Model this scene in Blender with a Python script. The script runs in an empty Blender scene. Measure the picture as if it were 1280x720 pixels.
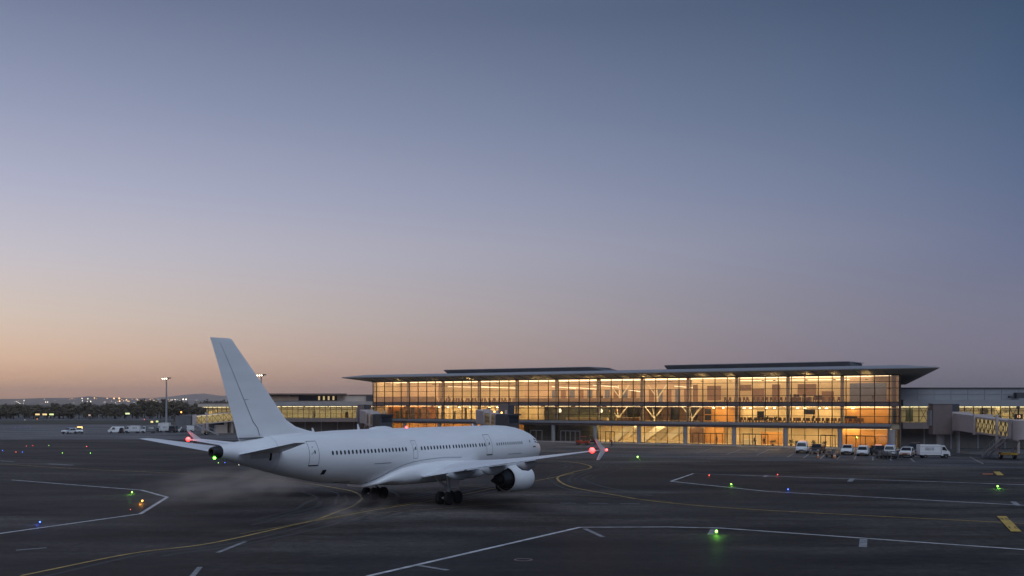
import bpy, bmesh, math, random
from mathutils import Vector, Matrix
R = math.radians
rnd = random.Random(7)
S = bpy.context.scene
COL = S.collection

# ------------------------------------------------------------------ camera
FPX, CAM_H, HOR = 1369.0, 9.3, 503.6          # focal length in photo pixels, eye height, horizon row
cam = bpy.data.cameras.new('camera')
cam.sensor_width = 36.0
cam.lens = FPX / 1280 * 36
cam.shift_y = (HOR - 360) / 1280
cam.clip_start, cam.clip_end = 0.5, 60000
camo = bpy.data.objects.new('camera', cam)
camo.location = (0, 0, CAM_H)
camo.rotation_euler = (R(90), 0, 0)
COL.objects.link(camo)
S.camera = camo

# ------------------------------------------------------------------ world: dusk sky
def lin(r, g, b):
    f = lambda c: (c / 255 / 12.92) if c / 255 <= 0.04045 else ((c / 255 + 0.055) / 1.055) ** 2.4
    return (f(r), f(g), f(b), 1)
W = bpy.data.worlds.new('World')
S.world = W
W.use_nodes = True
wn, wl = W.node_tree.nodes, W.node_tree.links
wn.clear()
def N(tree, t, **kw):
    n = tree.nodes.new(t)
    for k, v in kw.items(): setattr(n, k, v)
    return n
wt = W.node_tree
tc = N(wt, 'ShaderNodeTexCoord')
sep = N(wt, 'ShaderNodeSeparateXYZ')
wl.new(tc.outputs['Generated'], sep.inputs[0])
asn = N(wt, 'ShaderNodeMath', operation='ARCSINE'); wl.new(sep.outputs['Z'], asn.inputs[0])
elv = N(wt, 'ShaderNodeMath', operation='MULTIPLY'); elv.inputs[1].default_value = 1 / R(90); wl.new(asn.outputs[0], elv.inputs[0])
hyp = N(wt, 'ShaderNodeVectorMath', operation='MULTIPLY'); hyp.inputs[1].default_value = (1, 1, 0); wl.new(tc.outputs['Generated'], hyp.inputs[0])
nrm = N(wt, 'ShaderNodeVectorMath', operation='NORMALIZE'); wl.new(hyp.outputs[0], nrm.inputs[0])
SUN_AZ = R(-70)                                     # afterglow left of the view
dot = N(wt, 'ShaderNodeVectorMath', operation='DOT_PRODUCT'); dot.inputs[1].default_value = (math.sin(SUN_AZ), math.cos(SUN_AZ), 0); wl.new(nrm.outputs[0], dot.inputs[0])
mr = N(wt, 'ShaderNodeMapRange'); mr.inputs[1].default_value = -0.087; mr.inputs[2].default_value = 0.707; wl.new(dot.outputs['Value'], mr.inputs[0])
def ramp(stops):
    n = N(wt, 'ShaderNodeValToRGB')
    e = n.color_ramp.elements
    while len(e) > 1: e.remove(e[-1])
    for i, (deg, c) in enumerate(stops):
        x = deg / 90
        el = e[0] if i == 0 else e.new(x)
        el.position = x; el.color = lin(*c)
    wl.new(elv.outputs[0], n.inputs[0])
    return n
glow = ramp([(0, (218, 160, 120)), (.8, (232, 180, 140)), (2.2, (235, 198, 168)), (4.3, (222, 204, 190)), (7.2, (202, 197, 205)), (10.5, (177, 180, 202)), (14.5, (147, 155, 182)), (19.5, (112, 123, 152)), (35, (84, 97, 126)), (90, (58, 71, 100))])
dark = ramp([(0, (114, 108, 117)), (.8, (121, 115, 127)), (2.2, (129, 124, 141)), (4.3, (125, 125, 145)), (7.2, (111, 119, 147)), (10.5, (96, 111, 142)), (14.5, (77, 98, 128)), (19.5, (60, 80, 108)), (35, (55, 71, 99)), (90, (48, 61, 91))])
mx = N(wt, 'ShaderNodeMix', data_type='RGBA')
ex = N(wt, 'ShaderNodeMapRange'); ex.inputs[1].default_value = 0.01; ex.inputs[2].default_value = 0.09; ex.inputs[3].default_value = 1.75; ex.inputs[4].default_value = 0.95
wl.new(elv.outputs[0], ex.inputs[0])
pwn = N(wt, 'ShaderNodeMath', operation='POWER'); wl.new(mr.outputs[0], pwn.inputs[0]); wl.new(ex.outputs[0], pwn.inputs[1])
wl.new(pwn.outputs[0], mx.inputs[0]); wl.new(dark.outputs[0], mx.inputs[6]); wl.new(glow.outputs[0], mx.inputs[7])
bg = N(wt, 'ShaderNodeBackground'); bg.inputs[1].default_value = 1.0
wl.new(mx.outputs[2], bg.inputs[0])
wo = N(wt, 'ShaderNodeOutputWorld'); wl.new(bg.outputs[0], wo.inputs[0])

# soft twilight from the open sky behind the viewer
sun = bpy.data.lights.new('sun', 'SUN')
sun.energy = 1.5
sun.angle = R(65)
sun.color = (0.70, 0.82, 1.0)
suno = bpy.data.objects.new('sun', sun)
COL.objects.link(suno)
suno.rotation_euler = Vector((-0.30, 0.66, -0.95)).to_track_quat('-Z', 'Y').to_euler()

S.view_settings.view_transform = 'Standard'
S.view_settings.look = 'None'
S.view_settings.exposure = 0
S.view_settings.gamma = 1
S.cycles.use_denoising = True
S.cycles.max_bounces = 8
S.cycles.diffuse_bounces = 3
S.cycles.glossy_bounces = 2
S.cycles.transparent_max_bounces = 24
S.cycles.volume_bounces = 2
S.cycles.sample_clamp_indirect = 4

# ------------------------------------------------------------------ materials
MATS = {}
def mat(name, col, rough=0.6, metal=0.0, var=0.0, scale=3.0, bump=0.0, emit=None, estr=0.0, coords='Object', stretch=None, spec=None):
    if name in MATS: return MATS[name]
    m = bpy.data.materials.new(name); m.use_nodes = True
    t = m.node_tree; b = t.nodes['Principled BSDF']
    b.inputs['Base Color'].default_value = (*col, 1)
    b.inputs['Roughness'].default_value = rough
    b.inputs['Metallic'].default_value = metal
    if spec is not None: b.inputs['Specular IOR Level'].default_value = spec
    if var or bump:
        c = N(t, 'ShaderNodeTexCoord'); no = N(t, 'ShaderNodeTexNoise')
        no.inputs['Scale'].default_value = scale; no.inputs['Detail'].default_value = 6; no.inputs['Roughness'].default_value = 0.6
        src = c.outputs[coords]
        if stretch:
            mp = N(t, 'ShaderNodeMapping'); mp.inputs['Scale'].default_value = stretch
            t.links.new(src, mp.inputs[0]); src = mp.outputs[0]
        t.links.new(src, no.inputs['Vector'])
        if var:
            rp = N(t, 'ShaderNodeMapRange'); rp.inputs[1].default_value = 0.3; rp.inputs[2].default_value = 0.7
            rp.inputs[3].default_value = 1 - var; rp.inputs[4].default_value = 1 + var
            t.links.new(no.outputs[0], rp.inputs[0])
            vm = N(t, 'ShaderNodeVectorMath', operation='SCALE'); vm.inputs[0].default_value = col
            t.links.new(rp.outputs[0], vm.inputs['Scale']); t.links.new(vm.outputs[0], b.inputs['Base Color'])
        if bump:
            bp = N(t, 'ShaderNodeBump'); bp.inputs['Strength'].default_value = bump; bp.inputs['Distance'].default_value = 0.05
            t.links.new(no.outputs[0], bp.inputs['Height']); t.links.new(bp.outputs[0], b.inputs['Normal'])
    if emit:
        b.inputs['Emission Color'].default_value = (*emit, 1); b.inputs['Emission Strength'].default_value = estr
    MATS[name] = m
    return m
def glass(name, tint, gloss=0.08, rough=0.02, gcol=(1, 1, 1)):
    m = bpy.data.materials.new(name); m.use_nodes = True
    t = m.node_tree; t.nodes.clear()
    tr = N(t, 'ShaderNodeBsdfTransparent'); tr.inputs[0].default_value = (*tint, 1)
    gl = N(t, 'ShaderNodeBsdfGlossy'); gl.inputs['Roughness'].default_value = rough; gl.inputs[0].default_value = (*gcol, 1)
    fr = N(t, 'ShaderNodeFresnel'); fr.inputs[0].default_value = 1.5
    mlt = N(t, 'ShaderNodeMath', operation='MULTIPLY_ADD'); mlt.inputs[1].default_value = 1.0; mlt.inputs[2].default_value = gloss
    t.links.new(fr.outputs[0], mlt.inputs[0])
    mixs = N(t, 'ShaderNodeMixShader'); t.links.new(mlt.outputs[0], mixs.inputs[0])
    t.links.new(tr.outputs[0], mixs.inputs[1]); t.links.new(gl.outputs[0], mixs.inputs[2])
    o = N(t, 'ShaderNodeOutputMaterial'); t.links.new(mixs.outputs[0], o.inputs[0])
    MATS[name] = m
    return m
def lamp_mat(name, col, s): return mat(name, (0.8, 0.8, 0.8), 0.5, emit=col, estr=s)

def asphalt_mat(name, base, patch_lo, patch_hi, rough):
    m = bpy.data.materials.new(name); m.use_nodes = True
    t = m.node_tree; b = t.nodes['Principled BSDF']; L = t.links
    c = N(t, 'ShaderNodeTexCoord')
    def noise(scale, detail, st=(1, 1, 1), rot=0.0, ro=0.55):
        mp = N(t, 'ShaderNodeMapping'); mp.inputs['Scale'].default_value = st; mp.inputs['Rotation'].default_value = (0, 0, rot)
        L.new(c.outputs['Object'], mp.inputs[0])
        n = N(t, 'ShaderNodeTexNoise'); n.inputs['Scale'].default_value = scale; n.inputs['Detail'].default_value = detail; n.inputs['Roughness'].default_value = ro
        L.new(mp.outputs[0], n.inputs['Vector']); return n.outputs[0]
    def rng(s, a, d, lo, hi):
        r = N(t, 'ShaderNodeMapRange'); r.inputs[1].default_value = a; r.inputs[2].default_value = d; r.inputs[3].default_value = lo; r.inputs[4].default_value = hi
        L.new(s, r.inputs[0]); return r.outputs[0]
    def mul(a, d):
        x = N(t, 'ShaderNodeMath', operation='MULTIPLY'); L.new(a, x.inputs[0]); L.new(d, x.inputs[1]); return x.outputs[0]
    big = rng(noise(0.030, 6, (0.8, 1, 1), -0.55, 0.62), 0.41, 0.60, patch_lo, patch_hi)
    streak = rng(noise(0.11, 5, (0.30, 1.0, 1), 0.95, 0.65), 0.40, 0.62, 0.62, 1.45)
    streak2 = rng(noise(0.30, 4, (0.10, 1.3, 1), 0.30), 0.42, 0.64, 0.88, 1.16)
    fine = rng(noise(1.6, 7, ro=0.75), 0.36, 0.64, 0.64, 1.40)
    grit = rng(noise(11, 3, ro=0.7), 0.34, 0.66, 0.82, 1.2)
    f = mul(mul(mul(big, streak), mul(streak2, fine)), grit)
    vm = N(t, 'ShaderNodeVectorMath', operation='SCALE'); vm.inputs[0].default_value = base
    L.new(f, vm.inputs['Scale']); L.new(vm.outputs[0], b.inputs['Base Color'])
    L.new(rng(big, patch_lo, patch_hi, rough - 0.20, rough + 0.12), b.inputs['Roughness'])
    bp = N(t, 'ShaderNodeBump'); bp.inputs['Strength'].default_value = 0.25; bp.inputs['Distance'].default_value = 0.02
    L.new(fine, bp.inputs['Height']); L.new(bp.outputs[0], b.inputs['Normal'])
    b.inputs['Specular IOR Level'].default_value = 0.09
    MATS[name] = m
    return m

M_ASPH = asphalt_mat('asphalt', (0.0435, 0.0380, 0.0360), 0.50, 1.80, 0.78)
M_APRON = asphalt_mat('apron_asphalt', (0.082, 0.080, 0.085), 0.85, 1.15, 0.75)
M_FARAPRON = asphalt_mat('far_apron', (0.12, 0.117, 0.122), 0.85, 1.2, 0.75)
M_GRASS = mat('airfield_grass', (0.045, 0.047, 0.028), 0.95, var=0.4, scale=0.05)
M_PAINTW = mat('white_paint', (0.46, 0.46, 0.47), 0.7, var=0.45, scale=0.9)
M_PAINTW2 = mat('worn_white_paint', (0.22, 0.22, 0.23), 0.75, var=0.5, scale=1.2)
M_PAINTY = mat('yellow_paint', (0.36, 0.24, 0.07), 0.7, var=0.45, scale=0.8)
M_PAINTY2 = mat('worn_yellow_paint', (0.17, 0.125, 0.06), 0.75, var=0.5, scale=1.0)
M_BOARDY = mat('board_yellow', (0.46, 0.30, 0.06), 0.7, var=0.3, scale=2)
M_BOARDR = mat('board_red', (0.30, 0.09, 0.04), 0.7, var=0.3, scale=2)
M_INK = mat('black_ink', (0.02, 0.02, 0.02), 0.7)
M_PLANE = mat('aircraft_white', (0.74, 0.75, 0.77), 0.34, var=0.05, scale=0.8, stretch=(0.35, 1, 1.6))
M_PLANEG = mat('aircraft_grey', (0.50, 0.51, 0.53), 0.4, var=0.08, scale=0.9)
M_SEAM = mat('panel_seam', (0.05, 0.05, 0.06), 0.6)
M_SEAM2 = mat('fine_seam', (0.22, 0.23, 0.25), 0.6)
M_DARKWIN = mat('dark_window', (0.025, 0.03, 0.042), 0.15)
M_TYRE = mat('tyre_rubber', (0.012, 0.012, 0.012), 0.8)
M_METAL = mat('bare_metal', (0.50, 0.50, 0.51), 0.4, 0.1)
M_DARKMET = mat('exhaust_metal', (0.055, 0.055, 0.06), 0.4, 0.7, var=0.2, scale=2)
M_BLACK = mat('black_cavity', (0.01, 0.01, 0.01), 0.8)
M_STEEL = mat('galvanised_steel', (0.36, 0.36, 0.37), 0.5, 0.4)
M_DSTEEL = mat('dark_steel', (0.05, 0.05, 0.055), 0.5, 0.3)
M_MULL = mat('mullion_bronze', (0.040, 0.034, 0.030), 0.5, 0.2)
M_CONC = mat('concrete', (0.33, 0.31, 0.30), 0.8, var=0.15, scale=0.6)
M_CONC2 = mat('grey_cladding', (0.27, 0.27, 0.285), 0.6, var=0.1, scale=0.5)
M_CREAM = mat('cream_render', (0.52, 0.44, 0.38), 0.8, var=0.08, scale=0.5)
M_BROWN = mat('brown_cladding', (0.17, 0.13, 0.12), 0.7, var=0.1, scale=0.8)
M_DARKWALL = mat('dark_wall', (0.13, 0.12, 0.115), 0.8, var=0.2, scale=0.4)
M_DARKBOX = mat('dark_cladding', (0.055, 0.055, 0.065), 0.6, var=0.15, scale=0.6)
M_SPAND = mat('spandrel', (0.21, 0.165, 0.15), 0.5, var=0.12, scale=0.4)
M_ROOF = mat('roof_sheet', (0.34, 0.35, 0.37), 0.45, 0.3, var=0.06, scale=0.3)
M_ROOFD = mat('roof_dark', (0.085, 0.085, 0.09), 0.7, var=0.12, scale=0.4)
M_SOFFIT = mat('soffit', (0.34, 0.31, 0.26), 0.6, var=0.06, scale=0.3)
M_BRIDGE = mat('bridge_paint', (0.46, 0.40, 0.385), 0.6, var=0.08, scale=0.6)
M_WOOD = mat('timber_lining', (0.52, 0.26, 0.075), 0.55, var=0.16, scale=0.9, stretch=(0.4, 0.4, 4))
M_CREAMW = mat('interior_cream', (0.64, 0.52, 0.34), 0.7, var=0.10, scale=0.35)
M_PINKW = mat('interior_pink', (0.62, 0.47, 0.35), 0.7, var=0.12, scale=0.3)
M_BRNW = mat('interior_brown', (0.22, 0.13, 0.09), 0.6, var=0.2, scale=0.5)
M_GREENW = mat('interior_dark_glass', (0.07, 0.075, 0.05), 0.3, var=0.25, scale=0.5)
M_BLUEW = mat('interior_sky_tint', (0.10, 0.15, 0.26), 0.4, var=0.1, scale=0.5)  # blue deepened to paint the sky reflection on the right top panel
M_REDW = mat('interior_red', (0.46, 0.19, 0.06), 0.6, var=0.3, scale=0.6)
M_FLOORI = mat('interior_floor', (0.48, 0.40, 0.28), 0.35, var=0.1, scale=0.4)
M_CEILI = mat('interior_ceiling', (0.52, 0.43, 0.30), 0.7)
M_WHITEI = mat('interior_white', (0.72, 0.66, 0.54), 0.6)
M_SEATI = mat('seat_brown', (0.11, 0.06, 0.035), 0.6)
M_PLANTI = mat('indoor_plant', (0.03, 0.05, 0.02), 0.8)
M_PANE = glass('facade_glass', (0.90, 0.88, 0.85), 0.06)
M_PANE2 = glass('concourse_glass', (0.88, 0.88, 0.78), 0.03)
def frosted(name, tint, k):
    m = bpy.data.materials.new(name); m.use_nodes = True; t = m.node_tree; t.nodes.clear()
    a = N(t, 'ShaderNodeBsdfTransparent'); a.inputs[0].default_value = (*tint, 1); b = N(t, 'ShaderNodeBsdfTranslucent'); b.inputs[0].default_value = (*tint, 1)
    x = N(t, 'ShaderNodeMixShader'); x.inputs[0].default_value = k; t.links.new(a.outputs[0], x.inputs[1]); t.links.new(b.outputs[0], x.inputs[2])
    o = N(t, 'ShaderNodeOutputMaterial'); t.links.new(x.outputs[0], o.inputs[0]); MATS[name] = m; return m
M_FROST = frosted('frosted_glazing', (.92, .88, .70), .65)
M_CABG = mat('cab_grey', (0.13, 0.13, 0.135), 0.6, var=.1, scale=.6)
M_VEHW = mat('vehicle_white', (0.72, 0.72, 0.72), 0.3, var=0.04, scale=1)
M_VEHD = mat('vehicle_dark', (0.025, 0.027, 0.032), 0.3)
M_VEHG = mat('vehicle_grey', (0.16, 0.16, 0.17), 0.35)
M_VEHR = mat('vehicle_red', (0.42, 0.05, 0.02), 0.4)
M_VEHO = mat('vehicle_orange', (0.62, 0.20, 0.03), 0.45)
M_VEHY = mat('vehicle_yellow', (0.62, 0.36, 0.04), 0.45)
M_VGLASS = mat('vehicle_glass', (0.02, 0.022, 0.026), 0.08)
M_HEADL = mat('lamp_glass', (0.7, 0.7, 0.7), 0.15)
M_TAILL = mat('tail_lamp', (0.45, 0.02, 0.02), 0.2)
M_BARK = mat('bark', (0.05, 0.04, 0.03), 0.9)
M_HAZYLEAF = mat('leaves', (0.12, 0.098, 0.066), 0.9, var=0.5, scale=0.35)  # leaf tone lightened and browned to paint in distance haze
M_HILL = mat('hill_ground', (0.20, 0.16, 0.135), 0.95, var=0.35, scale=0.004)
M_SKIN = mat('skin', (0.35, 0.2, 0.13), 0.6)
M_CLOTH = mat('dark_clothing', (0.03, 0.03, 0.04), 0.9)
M_VEST = mat('orange_vest', (0.7, 0.14, 0.03), 0.8)
WARM = (1.0, 0.62, 0.26)
E_STRIP = lamp_mat('ceiling_lamp', (1.0, 0.74, 0.43), 3.3)
E_STRIPY = lamp_mat('ceiling_lamp_yellow', (1.0, 0.77, 0.40), 11)
E_STRIPM = lamp_mat('ceiling_lamp_mid', (1.0, 0.74, 0.37), 8.5)
E_CONC = lamp_mat('concourse_lamp', (1.0, 0.85, 0.56), 4.6)
E_LINE = lamp_mat('linear_lamp', (1.0, 0.80, 0.52), 2.2)

# ------------------------------------------------------------------ mesh builder
class MB:
    def __init__(s): s.v, s.f, s.sm = [], [], False
    def add(s, vs, fs):
        o = len(s.v); s.v += [tuple(v) for v in vs]; s.f += [tuple(i + o for i in f) for f in fs]; return s
    def hexa(s, p):                     # 8 corners: bottom ring 0-3, top ring 4-7
        return s.add(p, [(3, 2, 1, 0), (4, 5, 6, 7), (0, 1, 5, 4), (1, 2, 6, 5), (2, 3, 7, 6), (3, 0, 4, 7)])
    def box(s, c, d, rot=0.0):
        hx, hy, hz = d[0] / 2, d[1] / 2, d[2] / 2; ca, sa = math.cos(rot), math.sin(rot)
        p = []
        for z in (-hz, hz):
            for x, y in ((-hx, -hy), (hx, -hy), (hx, hy), (-hx, hy)):
                p.append((c[0] + x * ca - y * sa, c[1] + x * sa + y * ca, c[2] + z))
        return s.hexa(p)
    def prism(s, poly, z0, z1):         # poly: list of (x, y)
        n = len(poly)
        vs = [(x, y, z0) for x, y in poly] + [(x, y, z1) for x, y in poly]
        return s.add(vs, [tuple(range(n - 1, -1, -1)), tuple(range(n, 2 * n))] + [(i, (i + 1) % n, (i + 1) % n + n, i + n) for i in range(n)])
    def bar(s, a, b, w, h=None, up=Vector((0, 0, 1))):
        a, b = Vector(a), Vector(b); h = h or w; d = (b - a).normalized()
        if abs(d.dot(up)) > 0.98: up = Vector((1, 0, 0))
        x = d.cross(up).normalized() * w / 2; y = x.cross(d).normalized() * h / 2
        return s.hexa([a - x - y, a + x - y, a + x + y, a - x + y, b - x - y, b + x - y, b + x + y, b - x + y])
    def loft(s, rings, cap=True, closed=True):
        n = len(rings[0]); o = len(s.v)
        for r in rings: s.v += [tuple(p) for p in r]
        for i in range(len(rings) - 1):
            for j in range(n if closed else n - 1):
                a, b = o + i * n + j, o + i * n + (j + 1) % n
                s.f.append((a, b, b + n, a + n))
        if cap:
            s.f.append(tuple(o + j for j in range(n - 1, -1, -1)))
            s.f.append(tuple(o + (len(rings) - 1) * n + j for j in range(n)))
        return s
    def tube(s, a, b, r0, r1=None, n=12):
        a, b = Vector(a), Vector(b); r1 = r0 if r1 is None else r1; d = (b - a).normalized()
        up = Vector((0, 0, 1)) if abs(d.z) < 0.95 else Vector((1, 0, 0))
        x = d.cross(up).normalized(); y = x.cross(d)
        rg = lambda c, r: [c + (x * math.cos(t) + y * math.sin(t)) * r for t in (2 * math.pi * k / n for k in range(n))]
        return s.loft([rg(a, r0), rg(b, r1)])
    def lathe(s, prof, o, axis, n=20):  # prof: (along, radius)
        o, d = Vector(o), Vector(axis).normalized()
        up = Vector((0, 0, 1)) if abs(d.z) < 0.95 else Vector((1, 0, 0))
        x = d.cross(up).normalized(); y = x.cross(d)
        return s.loft([[o + d * a + (x * math.cos(t) + y * math.sin(t)) * r for t in (2 * math.pi * k / n for k in range(n))] for a, r in prof])
    def ball(s, c, r, n=8, m=6, sq=(1, 1, 1)):
        rings = [[(c[0] + sq[0] * r * math.sin(p) * math.cos(t), c[1] + sq[1] * r * math.sin(p) * math.sin(t), c[2] + sq[2] * r * math.cos(p)) for t in (2 * math.pi * k / n for k in range(n))] for p in (math.pi * (i + 0.02) / (m + 0.04) for i in range(m + 1))]
        return s.loft(rings)
    def mesh(s, name, m, smooth=False, fix=True):
        me = bpy.data.meshes.new(name); me.from_pydata(s.v, [], s.f); me.materials.append(m)
        if fix:
            bm = bmesh.new(); bm.from_mesh(me); bmesh.ops.recalc_face_normals(bm, faces=bm.faces); bm.to_mesh(me); bm.free()
        if smooth:
            me.shade_smooth() if hasattr(me, 'shade_smooth') else [setattr(p, 'use_smooth', True) for p in me.polygons]
        return me
    def build(s, name, m, parent=None, smooth=False, fix=True, sharp=None):
        me = s.mesh(name, m, smooth, fix)
        if smooth and sharp: me.set_sharp_from_angle(angle=R(sharp))
        return link(name, me, parent)
def link(name, data, parent=None, loc=None, rz=None):
    o = bpy.data.objects.new(name, data); COL.objects.link(o)
    if parent: o.parent = parent
    if loc: o.location = loc
    if rz is not None: o.rotation_euler.z = rz
    return o
def tag(o, label=None, cat=None, group=None, kind=None):
    for k, v in (('label', label), ('category', cat), ('group', group), ('kind', kind)):
        if v: o[k] = v
    return o
def thing(name, label, cat, loc=(0, 0, 0), rz=0.0, group=None):
    o = link(name, None, None, loc, rz); o.empty_display_size = 0.5
    return tag(o, label, cat, group)
def kids(o): return [c for c in COL.objects if c.parent == o]
def dup(o, loc, rz, label):
    def cp(a, par):
        b = a.copy(); COL.objects.link(b)
        if par: b.parent = par
        for c in list(a.children): cp(c, b)
        return b
    r = cp(o, None); r.location = loc; r.rotation_euler.z = rz; r['label'] = label
    return r
def gp(u, v):                            # photo pixel -> ground point in metres
    Y = FPX * CAM_H / (v - HOR)
    return Vector(((u - 640) / FPX * Y, Y))
def rayx(u, Y): return (u - 640) / FPX * Y
def hz(v, Y): return CAM_H - (v - HOR) * Y / FPX

# ------------------------------------------------------------------ ground, markings
g = MB(); g.add([(-9000, -600, 0), (9000, -600, 0), (9000, 16500, 0), (-9000, 16500, 0)], [(0, 1, 2, 3)])
ground = tag(g.build('ground', M_GRASS), kind='structure')
g = MB(); g.add([(-420, -200, .004), (420, -200, .004), (420, 500, .004), (-420, 500, .004)], [(0, 1, 2, 3)])
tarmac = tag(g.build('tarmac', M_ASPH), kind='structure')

def ribbon(pts, w, z, name, m, parent, closed=False, w2=None):
    pts = [Vector(p) for p in pts]; n = len(pts); L = []; Rr = []
    for i, p in enumerate(pts):
        a = pts[i - 1] if i else p; b = pts[i + 1] if i < n - 1 else p
        d = (b - a).normalized(); q = Vector((-d.y, d.x))
        ww = w if w2 is None else w + (w2 - w) * i / (n - 1)
        L.append(p + q * ww / 2); Rr.append(p - q * ww / 2)
    mb = MB(); mb.add([(p.x, p.y, z) for p in L] + [(p.x, p.y, z) for p in Rr], [(i + n, i + n + 1, i + 1, i) for i in range(n - 1)])
    return mb.build(name, m, parent, fix=False)
def smoothpts(px, k=8):                 # Catmull-Rom on the ground
    P = [gp(*p) for p in px]; P = [P[0] * 2 - P[1]] + P + [P[-1] * 2 - P[-2]]; out = []
    for i in range(1, len(P) - 2):
        for j in range(k):
            t = j / k
            out.append(0.5 * ((2 * P[i]) + (-P[i - 1] + P[i + 1]) * t + (2 * P[i - 1] - 5 * P[i] + 4 * P[i + 1] - P[i + 2]) * t * t + (-P[i - 1] + 3 * P[i] - 3 * P[i + 1] + P[i + 2]) * t ** 3))
    return out + [P[-2]]
ZM = 0.012
white_lines = [
    [(459, 720.5), (725, 659.2), (835, 658.8), (901, 660.2), (1282, 687.2), (1420, 697)],
    [(838.6, 601.7), (866.7, 592), (960, 595.2), (1282, 606), (1420, 611)],
    [(838.6, 601.7), (961, 614.5), (1282, 631.8), (1420, 640)],
    [(14.8, 600), (177, 612.8), (209, 621.5), (175.5, 642.4), (-4, 667.5), (-120, 682)],
]
for i, px in enumerate(white_lines):
    ribbon([gp(*p) for p in px], (0.34, 0.34, 0.34, 0.34)[i], ZM, 'white_line', M_PAINTW if i != 3 else M_PAINTW, tarmac)
for a, b, w in (((731, 661), (754, 671.5), 0.35), ((523, 707), (560, 713), 0.35), ((892.5, 662), (889, 668.5), .55), ((1079.5, 674), (1078.5, 684), .5), ((958.5, 594.3), (955.5, 596.3), .5), ((1066, 598.2), (1062, 602), .6), ((1266, 627), (1273, 632), .5), ((0, 576), (17, 577.2), .6), ((60, 580), (91, 581.6), .8), ((272, 691), (307, 677), .3), ((20, 688), (58, 685), .3), ((240, 721), (250, 709), .3)):
    ribbon([gp(*a), gp(*b)], w, ZM + .004, 'white_line', M_PAINTW2, tarmac)
yl = [
    ([(26, 720), (165, 692), (262.5, 679.4), (361, 657.8), (393, 650.5), (419, 641), (440, 633), (449.5, 626.5), (452, 621.4), (442, 614.8), (419, 610), (367.5, 602.3), (262.5, 594), (98, 586), (0, 580)], .26, M_PAINTY),
    ([(393, 651), (470, 637.5), (543.7, 625.3), (616, 610.9), (668, 601.5), (717.6, 591.9)], .22, M_PAINTY),
    ([(668, 576), (700, 576.6), (727.5, 579.7), (739, 584.6), (717.7, 590), (700.5, 595), (697.5, 600), (714.4, 608.9), (766.9, 618.7), (820, 627), (938.7, 637), (1246, 653), (1400, 660)], .27, M_PAINTY),
    ([(393, 652), (440, 645), (504, 639.4), (600, 632.5), (685, 629.5)], .22, M_PAINTY2),
    ([(560, 605), (668, 616), (760, 621.5), (840, 627.6)], .2, M_PAINTY2),
    ([(300, 668), (361, 657), (440, 641), (520, 628)], .18, M_PAINTY2),
    ([(740, 588), (800, 586), (960, 590), (1280, 604)], .2, M_PAINTY2),
    ([(0, 556), (120, 560), (260, 565), (420, 575)], .3, M_PAINTY2),
]
M_TYREMK = mat('tyre_mark', (0.027, 0.0255, 0.0255), 0.7, var=.35, scale=.5)
tq = random.Random(9)
for src in (yl[0][0], yl[1][0], yl[2][0], yl[3][0]):
    base = smoothpts(src); n_ = len(base)
    for off in (-3.6, -2.5, -1.1, 1.3, 2.2, 3.4, 4.6):
        a0 = tq.randrange(0, n_ // 2); a1 = min(n_ - 1, a0 + tq.randrange(n_ // 4, n_ // 2 + 2)); pts = []
        for q_ in range(a0, a1):
            d_ = (base[min(q_ + 1, n_ - 1)] - base[max(q_ - 1, 0)]).normalized(); pts.append(base[q_] + Vector((-d_.y, d_.x)) * (off + .25 * math.sin(q_ * .3 + off)))
        if len(pts) > 3: ribbon(pts, tq.uniform(.25, .5), ZM - .004 - .0004 * (off + 4), 'tyre_mark', M_TYREMK, tarmac)
for i, (px, w, m) in enumerate(yl): ribbon(smoothpts(px), w, ZM + .008 + .004 * i, 'yellow_line', m, tarmac)
for a, b in (((700, 629), (720, 629)), ((735, 629), (760, 629.3)), ((775, 629.5), (800, 630))):
    ribbon([gp(*a), gp(*b)], .25, ZM, 'white_line', M_PAINTW2, tarmac)
def quad(px, z, name, m, parent):
    mb = MB(); mb.add([(*gp(*p), z) for p in px], [(0, 1, 2, 3)]); return mb.build(name, m, parent)
b1 = quad([(1246, 646), (1258, 646), (1277, 665.4), (1263.8, 665.4)], ZM + .05, 'painted_marker', M_BOARDY, tarmac)
b2 = quad([(1241.5, 590), (1249.5, 590), (1255, 594.6), (1246.5, 594.6)], ZM + .05, 'painted_marker', M_BOARDY, tarmac)
b3 = quad([(1228, 592.2), (1241.3, 592.2), (1241.3, 594), (1228.5, 594)], ZM + .05, 'painted_marker', M_BOARDR, tarmac)
def lettering(body, pos, size, ang, z, m, parent, vertical=False, nm='lettering'):
    cu = bpy.data.curves.new('text', 'FONT'); cu.body = body; cu.size = size; cu.align_x = 'CENTER'; cu.align_y = 'CENTER'
    t = bpy.data.objects.new('text', cu); COL.objects.link(t)
    me = bpy.data.meshes.new_from_object(t.evaluated_get(bpy.context.evaluated_depsgraph_get()))
    bpy.data.objects.remove(t); me.materials.clear(); me.materials.append(m)
    o = link(nm, me, parent); o.location = (pos[0], pos[1], z)
    o.rotation_euler = (R(90) if vertical else 0, 0, ang)
    return o
bd = (gp(1277, 665.4) - gp(1258, 646)); ba = math.atan2(-bd.y, -bd.x) - math.pi / 2
for tx, pu, pv, sz in (('85', 1255, 649.6, 1.25), ('15', 1266.5, 660.6, 1.25)):
    lt = lettering(tx, gp(pu, pv), sz, ba, ZM + .054, M_INK, b1); lt.scale = (0.8, 1.6, 1)
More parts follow.
